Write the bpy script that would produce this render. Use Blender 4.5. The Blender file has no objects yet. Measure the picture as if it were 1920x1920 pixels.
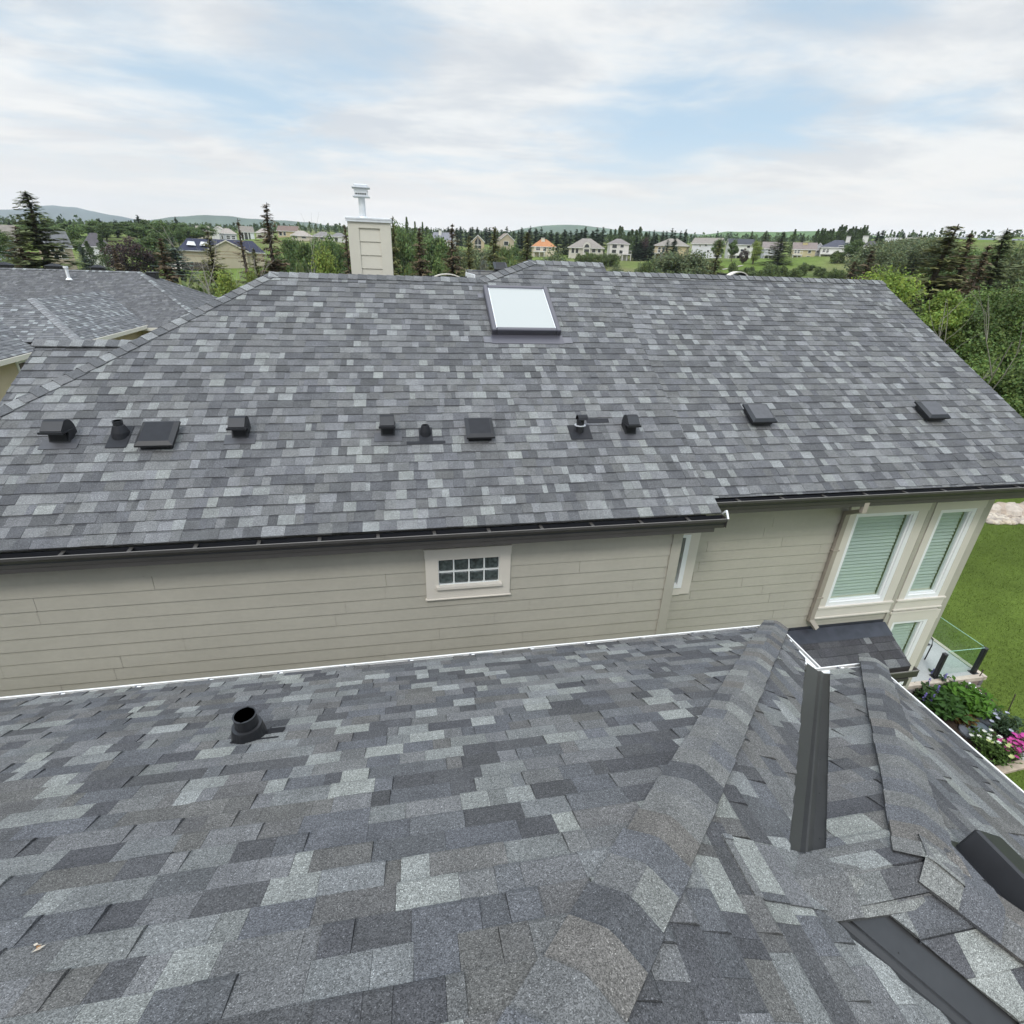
import bpy, math, random
from mathutils import Vector, Matrix
from mathutils.noise import noise as pn

# ------------------------------------------------------------------ camera, world, sun, exposure
SC = bpy.context.scene
COL = SC.collection
F_PX, PITCH, ROLL, YAW = 991.03, math.radians(25.475), math.radians(-2.0566), math.radians(11.1885)
_fw = Vector((math.sin(YAW)*math.cos(PITCH), math.cos(YAW)*math.cos(PITCH), -math.sin(PITCH)))
_ri = Vector((math.cos(YAW), -math.sin(YAW), 0))
_dn = _fw.cross(_ri)
CX = math.cos(ROLL)*_ri + math.sin(ROLL)*_dn
CD = -math.sin(ROLL)*_ri + math.cos(ROLL)*_dn
cam = bpy.data.cameras.new('camera')
cam.sensor_width = 36; cam.lens = F_PX/1920*36; cam.clip_start = 0.05; cam.clip_end = 20000
camo = bpy.data.objects.new('camera', cam); COL.objects.link(camo)
camo.matrix_world = Matrix((( CX.x, -CD.x, -_fw.x, 0), (CX.y, -CD.y, -_fw.y, 0), (CX.z, -CD.z, -_fw.z, 0), (0,0,0,1)))
SC.camera = camo

SUN_EL, SUN_AZ = math.radians(50), math.radians(208)      # azimuth clockwise from +Y
sun = bpy.data.lights.new('sun', 'SUN'); sun.energy = 1.5; sun.angle = math.radians(13); sun.color = (1, .965, .91)
suno = bpy.data.objects.new('sun', sun); COL.objects.link(suno)
sd = Vector((math.sin(SUN_AZ)*math.cos(SUN_EL), math.cos(SUN_AZ)*math.cos(SUN_EL), math.sin(SUN_EL)))
suno.rotation_euler = sd.to_track_quat('Z', 'Y').to_euler()
SC.view_settings.view_transform = 'Standard'; SC.view_settings.look = 'None'
SC.view_settings.exposure = 0.02; SC.view_settings.gamma = 1

W = bpy.data.worlds.new('World'); SC.world = W; W.use_nodes = True
nt = W.node_tree; nt.nodes.clear()
def N(t, **kw):
    n = nt.nodes.new(t)
    for k, v in kw.items():
        if k == 'op': n.operation = v
        elif k == 'ins':
            for i, x in v.items(): n.inputs[i].default_value = x
        else: setattr(n, k, v)
    return n
def L(a, b, ao=0, bi=0): nt.links.new(a.outputs[ao], b.inputs[bi])
def M(op, a, b=None, clamp=False):
    n = N('ShaderNodeMath', op=op); n.use_clamp = clamp
    for i, x in enumerate((a, b)):
        if x is None: continue
        if isinstance(x, (int, float)): n.inputs[i].default_value = x
        else: nt.links.new(x, n.inputs[i])
    return n.outputs[0]
tc = N('ShaderNodeTexCoord')
sep = N('ShaderNodeSeparateXYZ'); L(tc, sep)
zc = M('MAXIMUM', sep.outputs[2], 0.0)
den = M('ADD', zc, 0.10)
comb = N('ShaderNodeCombineXYZ')
nt.links.new(M('DIVIDE', sep.outputs[0], den), comb.inputs[0])
nt.links.new(M('DIVIDE', sep.outputs[1], den), comb.inputs[1])
def cloud(scale, detail, rough, off, stretch=(1, 1, 1), dist=0.4):
    mp = N('ShaderNodeMapping'); mp.inputs['Location'].default_value = off; mp.inputs['Scale'].default_value = stretch
    mp.inputs['Rotation'].default_value = (0, 0, .35)
    L(comb, mp)
    n = N('ShaderNodeTexNoise'); n.inputs['Scale'].default_value = scale; n.inputs['Detail'].default_value = detail
    n.inputs['Roughness'].default_value = rough; n.inputs['Distortion'].default_value = dist
    L(mp, n); return n.outputs[0]
def ramp(src, a, b):
    mr = N('ShaderNodeMapRange'); mr.interpolation_type = 'SMOOTHSTEP'
    mr.inputs[1].default_value = a; mr.inputs[2].default_value = b
    nt.links.new(src, mr.inputs[0]); return mr.outputs[0]
sky = N('ShaderNodeTexSky'); sky.sky_type = 'NISHITA'; sky.sun_disc = False
sky.sun_elevation = SUN_EL; sky.sun_rotation = SUN_AZ; sky.dust_density = 2.5; sky.altitude = 1000
def mixc(fac, a, b):
    m = N('ShaderNodeMix'); m.data_type = 'RGBA'
    if isinstance(fac, (int, float)): m.inputs[0].default_value = fac
    else: nt.links.new(fac, m.inputs[0])
    for i, x in ((6, a), (7, b)):
        if isinstance(x, tuple): m.inputs[i].default_value = (*x, 1)
        else: nt.links.new(x, m.inputs[i])
    return m.outputs[2]
def scalec(c, f):
    m = N('ShaderNodeVectorMath', op='SCALE'); nt.links.new(c, m.inputs[0])
    if isinstance(f, (int, float)): m.inputs[3].default_value = f
    else: nt.links.new(f, m.inputs[3])
    return m.outputs[0]
base = mixc(0.6, scalec(sky.outputs[0], 0.13), (.57, .755, .89))
big = cloud(.42, 6, .5, (1.3, 4.2, 0), (1, .9, 1), .15)
fine = cloud(1.1, 7, .55, (7.7, 2.2, 0), (.9, 1.1, 1), .3)
puff = cloud(1.3, 7, .56, (12.3, 5.1, 0), (.75, 1.1, 1), .25)
wisp = cloud(3.4, 8, .6, (3.1, 9.2, 0), (.5, 1.2, 1), .6)
cov = M('ADD', M('MULTIPLY', big, .5), M('MULTIPLY', fine, .5))
fac = ramp(cov, .39, .56)
white = mixc(ramp(puff, .36, .60), (.68, .695, .73), (.97, .95, .925))
c1 = mixc(M('MULTIPLY', fac, .93), base, white)
c1 = mixc(M('MULTIPLY', ramp(wisp, .55, .72), .22), c1, (.60, .645, .72))
# warm milky band low over the horizon
low = M('SUBTRACT', 1.0, ramp(zc, .03, .19))
c2 = mixc(M('MULTIPLY', low, .85), c1, (1.02, .885, .765))
# unseen sky overhead brightened to light the scene; overcast is brightest at the zenith
zen = M('ADD', 1.0, M('MULTIPLY', ramp(sep.outputs[2], .36, .8), 1.95))
c3 = scalec(c2, zen)
bg = N('ShaderNodeBackground'); nt.links.new(c3, bg.inputs[0]); bg.inputs[1].default_value = 1.0
out = N('ShaderNodeOutputWorld'); L(bg, out)
SC.cycles.use_denoising = True
SC.cycles.volume_bounces = 1
SC.cycles.max_bounces = 8; SC.cycles.transparent_max_bounces = 12

# ------------------------------------------------------------------ photograph rays -> points in the place
def ray(px, py): return CX*((px-960)/F_PX) + CD*((py-960)/F_PX) + _fw
def PZ(px, py, z): d = ray(px, py); return d*(z/d.z)
def PY(px, py, y): d = ray(px, py); return d*(y/d.y)
def PP(px, py, p0, n): d = ray(px, py); n = Vector(n); return d*(n.dot(p0)/n.dot(d))
def at(px, py, r): d = ray(px, py); return d*(r/math.hypot(d.x, d.y))
def azim(px, py=480): d = ray(px, py); return math.atan2(d.x, d.y)

# ------------------------------------------------------------------ mesh builder and object helpers
rnd = random.Random(7)
class MB:
    def __init__(s): s.v = []; s.f = []; s.m = []; s.c = []
    def face(s, pts, mi=0, col=(1, 1, 1)):
        i = len(s.v); s.v.extend([tuple(p) for p in pts]); s.f.append(tuple(range(i, i+len(pts)))); s.m.append(mi); s.c.append(col)
    def box(s, lo, hi, mi=0, col=(1, 1, 1), mat=None):
        x0, y0, z0 = lo; x1, y1, z1 = hi
        p = [Vector(q) for q in ((x0,y0,z0),(x1,y0,z0),(x1,y1,z0),(x0,y1,z0),(x0,y0,z1),(x1,y0,z1),(x1,y1,z1),(x0,y1,z1))]
        if mat: p = [mat @ q for q in p]
        i = len(s.v); s.v.extend([tuple(q) for q in p])
        for f in ((0,3,2,1),(4,5,6,7),(0,1,5,4),(1,2,6,5),(2,3,7,6),(3,0,4,7)):
            s.f.append(tuple(i+k for k in f)); s.m.append(mi); s.c.append(col)
    def bbox(s, lo, hi, b, mi=0, col=(1, 1, 1), mat=None):      # box with chamfered edges
        cx = [(lo[k]+hi[k])/2 for k in range(3)]; h = [(hi[k]-lo[k])/2 for k in range(3)]
        b = min(b, min(h)*.9); idx = {}
        base = len(s.v)
        for sx in (-1,1):
            for sy in (-1,1):
                for sz in (-1,1):
                    for ax in range(3):
                        q = [sx*(h[0]-(b if ax != 0 else 0)), sy*(h[1]-(b if ax != 1 else 0)), sz*(h[2]-(b if ax != 2 else 0))]
                        p = Vector([cx[k]+q[k] for k in range(3)])
                        if mat: p = mat @ p
                        idx[(sx,sy,sz,ax)] = len(s.v); s.v.append(tuple(p))
        def add(ks):
            s.f.append(tuple(idx[k] for k in ks)); s.m.append(mi); s.c.append(col)
        for sg in (-1,1):
            o = [(-1,-1),(1,-1),(1,1),(-1,1)]
            if sg < 0: o = o[::-1]
            add([(sg,a,b2,0) for a,b2 in o]); add([(b2,sg,a,1) for a,b2 in o]); add([(a,b2,sg,2) for a,b2 in o])
        for a in (-1,1):
            for b2 in (-1,1):
                add([(a,b2,-1,0),(a,b2,1,0),(a,b2,1,1),(a,b2,-1,1)])
                add([(a,-1,b2,0),(a,1,b2,0),(a,1,b2,2),(a,-1,b2,2)])
                add([(-1,a,b2,1),(1,a,b2,1),(1,a,b2,2),(-1,a,b2,2)])
                for c in (-1,1): add([(a,b2,c,0),(a,b2,c,1),(a,b2,c,2)])
    def ring(s, c, r, axis, up, n, sx=1.0):
        x = axis.cross(up).normalized(); y = x.cross(axis).normalized()
        return [c + x*(r*sx*math.cos(2*math.pi*k/n)) + y*(r*math.sin(2*math.pi*k/n)) for k in range(n)]
    def tube(s, pts, rads, n=8, mi=0, col=(1, 1, 1), cap=True):
        pts = [Vector(p) for p in pts]
        rings = []
        for i, p in enumerate(pts):
            a = (pts[min(i+1, len(pts)-1)] - pts[max(i-1, 0)])
            a = a.normalized() if a.length > 1e-9 else Vector((0,0,1))
            up = Vector((0,0,1)) if abs(a.z) < .9 else Vector((0,1,0))
            rings.append([len(s.v)+k for k in range(n)]); s.v.extend([tuple(q) for q in s.ring(p, rads[i] if isinstance(rads, (list, tuple)) else rads, a, up, n)])
        for a, b in zip(rings, rings[1:]):
            for k in range(n):
                s.f.append((a[k], a[(k+1)%n], b[(k+1)%n], b[k])); s.m.append(mi); s.c.append(col)
        if cap:
            s.f.append(tuple(rings[0][::-1])); s.m.append(mi); s.c.append(col)
            s.f.append(tuple(rings[-1])); s.m.append(mi); s.c.append(col)
    def extrude(s, prof, a, b, frame, mi=0, col=(1, 1, 1), closed=True):
        # prof: list of 2d points in frame axes (e1,e2); swept from point a to b
        e1, e2 = frame; n = len(prof)
        A = [a + e1*p[0] + e2*p[1] for p in prof]; B = [b + e1*p[0] + e2*p[1] for p in prof]
        i = len(s.v); s.v.extend([tuple(q) for q in A+B])
        for k in range(n if closed else n-1):
            j = (k+1) % n
            s.f.append((i+k, i+j, i+n+j, i+n+k)); s.m.append(mi); s.c.append(col)
        if closed:
            s.f.append(tuple(i+k for k in range(n))[::-1]); s.m.append(mi); s.c.append(col)
            s.f.append(tuple(i+n+k for k in range(n))); s.m.append(mi); s.c.append(col)
    def build(s, name, mats, parent=None, smooth=False, loc=None):
        me = bpy.data.meshes.new(name); me.from_pydata(s.v, [], s.f); me.validate(clean_customdata=False)
        if not isinstance(mats, (list, tuple)): mats = [mats]
        for m in mats: me.materials.append(m)
        if len(me.polygons) == len(s.f):
            me.polygons.foreach_set('material_index', s.m)
            if smooth: me.polygons.foreach_set('use_smooth', [True]*len(s.f))
            ca = me.color_attributes.new('col', 'FLOAT_COLOR', 'CORNER')
            buf = []
            if getattr(s, 'vc', None):
                for f in s.f:
                    for k in f: buf.extend((*s.vc[k], 1.0))
            else:
                for f, c in zip(s.f, s.c): buf.extend((c[0], c[1], c[2], 1.0)*len(f))
            ca.data.foreach_set('color', buf)
        me.update()
        o = bpy.data.objects.new(name, me); COL.objects.link(o)
        if parent is not None:
            o.parent = parent
            off = Vector(parent.location) if parent.type == 'EMPTY' else Vector((0,0,0))
            o.matrix_parent_inverse = Matrix.Translation(-off)
        return o
def tag(o, label=None, cat=None, group=None, kind=None):
    if label: o['label'] = label
    if cat: o['category'] = cat
    if group: o['group'] = group
    if kind: o['kind'] = kind
    return o
def thing(name, label, cat, loc=(0,0,0), group=None):
    o = bpy.data.objects.new(name, None); COL.objects.link(o); o.location = loc; o.empty_display_size = .3
    return tag(o, label, cat, group)
def dup(root, loc, rz=0, sc=(1,1,1), label=None, group=None):
    r = root.copy(); COL.objects.link(r); r.location = loc; r.rotation_euler = (0,0,rz); r.scale = sc
    if label: r['label'] = label
    if group: r['group'] = group
    for ch in root.children:
        c = ch.copy(); COL.objects.link(c); c.parent = r
        for g in ch.children:
            d = g.copy(); COL.objects.link(d); d.parent = c
    return r

# ------------------------------------------------------------------ materials
def mat(name, color=(.5,.5,.5), rough=.6, metal=0.0, attr=False, noise=None, bump=None, spec=.5, trans=0):
    m = bpy.data.materials.new(name); m.use_nodes = True; t = m.node_tree
    b = t.nodes['Principled BSDF']; b.inputs['Roughness'].default_value = rough; b.inputs['Metallic'].default_value = metal
    b.inputs['Base Color'].default_value = (*color, 1); b.inputs['Specular IOR Level'].default_value = spec
    co = t.nodes.new('ShaderNodeTexCoord')
    src = None
    if attr:
        a = t.nodes.new('ShaderNodeVertexColor'); a.layer_name = 'col'; src = a.outputs[0]
    for nz in (noise or []):                                   # (scale, amount, detail)
        n = t.nodes.new('ShaderNodeTexNoise'); n.inputs['Scale'].default_value = nz[0]; n.inputs['Detail'].default_value = nz[2]
        t.links.new(co.outputs['Object'], n.inputs['Vector'])
        mr = t.nodes.new('ShaderNodeMapRange'); mr.inputs[1].default_value = .3; mr.inputs[2].default_value = .7
        mr.inputs[3].default_value = 1-nz[1]; mr.inputs[4].default_value = 1+nz[1]
        t.links.new(n.outputs[0], mr.inputs[0])
        v = t.nodes.new('ShaderNodeVectorMath'); v.operation = 'SCALE'
        if src is None: v.inputs[0].default_value = color
        else: t.links.new(src, v.inputs[0])
        t.links.new(mr.outputs[0], v.inputs[3]); src = v.outputs[0]
    if src is not None: t.links.new(src, b.inputs['Base Color'])
    if bump:                                                   # (scale, strength, distance)
        n = t.nodes.new('ShaderNodeTexNoise'); n.inputs['Scale'].default_value = bump[0]; n.inputs['Detail'].default_value = 3
        t.links.new(co.outputs['Object'], n.inputs['Vector'])
        bp = t.nodes.new('ShaderNodeBump'); bp.inputs['Strength'].default_value = bump[1]; bp.inputs['Distance'].default_value = bump[2]
        t.links.new(n.outputs[0], bp.inputs['Height']); t.links.new(bp.outputs[0], b.inputs['Normal'])
    if trans:
        tr = t.nodes.new('ShaderNodeBsdfTranslucent'); mx = t.nodes.new('ShaderNodeMixShader'); mx.inputs[0].default_value = trans
        if src is not None: t.links.new(src, tr.inputs[0])
        else: tr.inputs[0].default_value = (*color, 1)
        t.links.new(b.outputs[0], mx.inputs[1]); t.links.new(tr.outputs[0], mx.inputs[2])
        t.links.new(mx.outputs[0], t.nodes['Material Output'].inputs[0])
    return m
def glassmat(name, tint, refl=.12, rough=.02):
    m = bpy.data.materials.new(name); m.use_nodes = True; t = m.node_tree
    t.nodes.remove(t.nodes['Principled BSDF'])
    tr = t.nodes.new('ShaderNodeBsdfTransparent'); tr.inputs[0].default_value = (*tint, 1)
    gl = t.nodes.new('ShaderNodeBsdfGlossy'); gl.inputs['Roughness'].default_value = rough; gl.inputs[0].default_value = (.95,1,.98,1)
    lw = t.nodes.new('ShaderNodeLayerWeight'); lw.inputs[0].default_value = .5
    fr = t.nodes.new('ShaderNodeMath'); fr.operation = 'POWER'; fr.inputs[1].default_value = 4.5
    t.links.new(lw.outputs['Facing'], fr.inputs[0])
    ad = t.nodes.new('ShaderNodeMath'); ad.operation = 'MULTIPLY_ADD'; ad.inputs[1].default_value = .85; ad.inputs[2].default_value = refl; ad.use_clamp = True
    t.links.new(fr.outputs[0], ad.inputs[0])
    mx = t.nodes.new('ShaderNodeMixShader'); t.links.new(ad.outputs[0], mx.inputs[0])
    t.links.new(tr.outputs[0], mx.inputs[1]); t.links.new(gl.outputs[0], mx.inputs[2])
    t.links.new(mx.outputs[0], t.nodes['Material Output'].inputs[0])
    return m
def shinglemat(name, fine, blot):
    m = bpy.data.materials.new(name); m.use_nodes = True; t = m.node_tree
    b = t.nodes['Principled BSDF']; b.inputs['Roughness'].default_value = .93; b.inputs['Specular IOR Level'].default_value = .25
    co = t.nodes.new('ShaderNodeTexCoord'); a = t.nodes.new('ShaderNodeVertexColor'); a.layer_name = 'col'
    vo = t.nodes.new('ShaderNodeTexVoronoi'); vo.inputs['Scale'].default_value = 330; t.links.new(co.outputs['Object'], vo.inputs['Vector'])
    sp = t.nodes.new('ShaderNodeSeparateColor'); t.links.new(vo.outputs['Color'], sp.inputs[0])
    g = t.nodes.new('ShaderNodeMapRange'); g.inputs[1].default_value = 0; g.inputs[2].default_value = 1
    g.inputs[3].default_value = 1-fine; g.inputs[4].default_value = 1+fine; t.links.new(sp.outputs[0], g.inputs[0])
    hot = t.nodes.new('ShaderNodeMapRange'); hot.inputs[1].default_value = .93; hot.inputs[2].default_value = .97
    hot.inputs[3].default_value = 1; hot.inputs[4].default_value = 1.9; t.links.new(sp.outputs[1], hot.inputs[0])
    n = t.nodes.new('ShaderNodeTexNoise'); n.inputs['Scale'].default_value = 75; n.inputs['Detail'].default_value = 4; n.inputs['Roughness'].default_value = .75
    t.links.new(co.outputs['Object'], n.inputs['Vector'])
    g2 = t.nodes.new('ShaderNodeMapRange'); g2.inputs[1].default_value = .3; g2.inputs[2].default_value = .7
    g2.inputs[3].default_value = 1-blot; g2.inputs[4].default_value = 1+blot; t.links.new(n.outputs[0], g2.inputs[0])
    n3 = t.nodes.new('ShaderNodeTexNoise'); n3.inputs['Scale'].default_value = 6; n3.inputs['Detail'].default_value = 2
    t.links.new(co.outputs['Object'], n3.inputs['Vector'])
    g3 = t.nodes.new('ShaderNodeMapRange'); g3.inputs[1].default_value = .3; g3.inputs[2].default_value = .7
    g3.inputs[3].default_value = .88; g3.inputs[4].default_value = 1.12; t.links.new(n3.outputs[0], g3.inputs[0])
    def mul(x, y):
        q = t.nodes.new('ShaderNodeMath'); q.operation = 'MULTIPLY'; t.links.new(x, q.inputs[0]); t.links.new(y, q.inputs[1]); return q.outputs[0]
    k = mul(mul(g.outputs[0], hot.outputs[0]), mul(g2.outputs[0], g3.outputs[0]))
    v = t.nodes.new('ShaderNodeVectorMath'); v.operation = 'SCALE'; t.links.new(a.outputs[0], v.inputs[0]); t.links.new(k, v.inputs[3])
    t.links.new(v.outputs[0], b.inputs['Base Color'])
    bp = t.nodes.new('ShaderNodeBump'); bp.inputs['Strength'].default_value = .55; bp.inputs['Distance'].default_value = .002
    t.links.new(k, bp.inputs['Height']); t.links.new(bp.outputs[0], b.inputs['Normal'])
    return m
MT = {}
MT['shingle'] = shinglemat('asphalt_shingle', .52, .24)
MT['shingle_far'] = shinglemat('asphalt_shingle_far', .30, .15)
MT['siding'] = mat('siding_paint', (.405,.384,.327), .62, noise=[(.7,.05,4),(2.6,.03,4),(14,.025,2)], bump=(60,.06,.002))
MT['trim'] = mat('trim_paint', (.63,.59,.525), .55, noise=[(3,.03,3)])
MT['white'] = mat('white_vinyl', (.80,.81,.82), .4)
MT['gutter'] = mat('gutter_metal', (.055,.051,.048), .42, noise=[(4,.08,3)])
MT['gutlip'] = mat('gutter_lip_metal', (.16,.15,.138), .4)
MT['hangerm'] = mat('gutter_hanger_metal', (.085,.08,.075), .45)
MT['gutin'] = mat('gutter_inside', (.018,.019,.024), .55)
MT['wgutter'] = mat('white_gutter_metal', (.78,.775,.76), .35, noise=[(5,.06,3)])
MT['blackp'] = mat('black_plastic', (.014,.0145,.017), .45, noise=[(9,.2,3)])
MT['greyp'] = mat('weathered_plastic', (.014,.0145,.018), .62, spec=.3, noise=[(12,.18,3)])
MT['valley'] = mat('valley_metal', (.036,.036,.037), .42, metal=.25, noise=[(2.5,.10,4),(30,.05,2)])
MT['flash'] = mat('flashing_metal', (.13,.13,.145), .4, metal=.4, noise=[(8,.1,3)])
MT['dspout'] = mat('downspout_metal', (.34,.30,.255), .45, noise=[(3,.06,2)])
MT['chim'] = mat('chimney_paint', (.56,.53,.455), .6, noise=[(2,.03,2)])
MT['galv'] = mat('galvanised_metal', (.66,.68,.71), .35, metal=.3, noise=[(10,.06,2)])
MT['dark'] = mat('dark_void', (.012,.012,.014), .8)
MT['ventlid'] = mat('faded_vent_lid', (.068,.068,.075), .55, noise=[(12,.15,3)])
MT['glass'] = glassmat('window_glass', (.945,.975,.962), .09)
MT['railglass'] = glassmat('railing_glass', (.84,.93,.88), .05)
MT['block'] = mat('glass_block', (.055,.07,.07), .08, noise=[(22,.55,3)], bump=(30,.5,.01), spec=.8)
MT['blockedge'] = mat('glass_block_mortar', (.72,.75,.74), .4)
MT['blind'] = mat('blind_slat', (.53,.575,.575), .5)
MT['skypane'] = mat('skylight_pane', (.40,.42,.41), .3, spec=.3)
MT['skyframe'] = mat('skylight_frame', (.085,.083,.10), .35, metal=.3)
MT['concrete'] = mat('patio_concrete', (.36,.37,.36), .8, noise=[(1.4,.16,5),(30,.08,2)])
MT['patioedge'] = mat('patio_edge', (.48,.41,.34), .8, noise=[(5,.2,4)])
MT['stone'] = mat('stone', attr=True, rough=.85, noise=[(6,.2,4)], bump=(14,.5,.02))
MT['soil'] = mat('garden_soil', (.035,.022,.015), .95, noise=[(8,.45,5),(40,.3,2)], bump=(30,.9,.03))
MT['wood'] = mat('weathered_timber', (.17,.115,.08), .8, noise=[(6,.2,5)])
MT['palewood'] = mat('pale_plank', (.42,.34,.26), .8, noise=[(5,.15,4)])
MT['bark'] = mat('bark', (.075,.058,.045), .9, noise=[(9,.35,5)], bump=(20,.6,.03))
MT['deadwood'] = mat('grey_deadwood', (.25,.225,.20), .9, noise=[(9,.2,4)])
MT['leaf'] = mat('foliage', attr=True, rough=.6, spec=.25, trans=.36)
MT['needle'] = mat('needles', attr=True, rough=.7, spec=.18, trans=.25)
MT['petal'] = mat('petals', attr=True, rough=.6, trans=.25)
MT['paint'] = mat('far_paint', attr=True, rough=.7, noise=[(.5,.05,3)])
MT['farroof'] = mat('far_roof', attr=True, rough=.85, noise=[(2.2,.14,3)])
MT['pane'] = mat('far_window_pane', (.03,.034,.04), .12, spec=.7)
MT['ground'] = mat('terrain_grass', attr=True, rough=.95, spec=.1, noise=[(.05,.18,5),(.6,.16,4),(7,.14,4),(45,.30,3)], bump=(35,.7,.05))
MT['hill'] = mat('hill_ground', attr=True, rough=1, spec=0, noise=[(.004,.2,6),(.03,.16,4)])
MT['bladem'] = mat('grass_blades', attr=True, rough=.7, spec=.15, trans=.3)
MT['path'] = mat('pale_gravel', (.42,.385,.33), .9, noise=[(.8,.1,4)])

# ------------------------------------------------------------------ shingles
PAL = [((.074,.074,.077), 18), ((.098,.100,.105), 19), ((.112,.109,.105), 17), ((.130,.130,.130), 19), ((.156,.160,.157), 13), ((.206,.212,.200), 13)]
PALN = [((.090,.091,.094), 18), ((.111,.112,.116), 22), ((.126,.126,.126), 20), ((.145,.146,.147), 16), ((.172,.174,.175), 12), ((.208,.214,.208), 13)]
PALG = [((.095,.095,.098), 30), ((.108,.108,.112), 30), ((.122,.122,.125), 20), ((.148,.149,.15), 7)]
PALD = [((.055,.054,.058), 30), ((.075,.075,.08), 30), ((.09,.09,.094), 16), ((.165,.17,.168), 7)]
PALF = [((.105,.106,.110), 20), ((.13,.132,.137), 22), ((.145,.146,.150), 20), ((.165,.168,.172), 14), ((.245,.258,.258), 15)]
def pick(rg, pal):
    t = rg.random()*sum(w for _, w in pal)
    for c, w in pal:
        t -= w
        if t <= 0: return c
    return pal[-1][0]
def clip(poly, conv):                        # Sutherland-Hodgman, conv is CCW convex
    for i in range(len(conv)):
        a, b = conv[i], conv[(i+1) % len(conv)]
        ex, ey = b[0]-a[0], b[1]-a[1]
        out = []
        for j in range(len(poly)):
            p, q = poly[j], poly[(j+1) % len(poly)]
            dp = ex*(p[1]-a[1]) - ey*(p[0]-a[0]); dq = ex*(q[1]-a[1]) - ey*(q[0]-a[0])
            if dp >= 0: out.append(p)
            if (dp >= 0) != (dq >= 0):
                s = dp/(dp-dq); out.append((p[0]+s*(q[0]-p[0]), p[1]+s*(q[1]-p[1])))
        poly = out
        if len(poly) < 3: return []
    return poly
def slope_frame(p0, down):                   # p0 a point on the eave, down = horizontal unit vector facing out, t = tan(pitch)
    pass
class Slope:
    def __init__(s, p0, U, t, out):          # U along the eave; out = horizontal direction the slope faces
        s.p0 = Vector(p0); s.U = Vector(U).normalized(); o = Vector(out).normalized()
        s.V = (-o + Vector((0,0,t))).normalized(); s.N = s.U.cross(s.V)
        if s.N.z < 0: s.N = -s.N
    def uv(s, p): d = Vector(p)-s.p0; return (d.dot(s.U), d.dot(s.V))
    def pt(s, u, v, h=0.0): return s.p0 + s.U*u + s.V*v + s.N*h
    def px(s, x, y): return PP(x, y, s.p0, s.N)
    def pxuv(s, x, y): return s.uv(s.px(x, y))
    def xy(s, x, y):                          # point of the plane over plan position
        n = s.N; z = s.p0.z - (n.x*(x-s.p0.x) + n.y*(y-s.p0.y))/n.z
        return Vector((x, y, z))
def ccw(poly):
    a = sum(p[0]*q[1]-q[0]*p[1] for p, q in zip(poly, poly[1:]+poly[:1]))
    return poly if a > 0 else poly[::-1]
BUTT = .38
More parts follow.
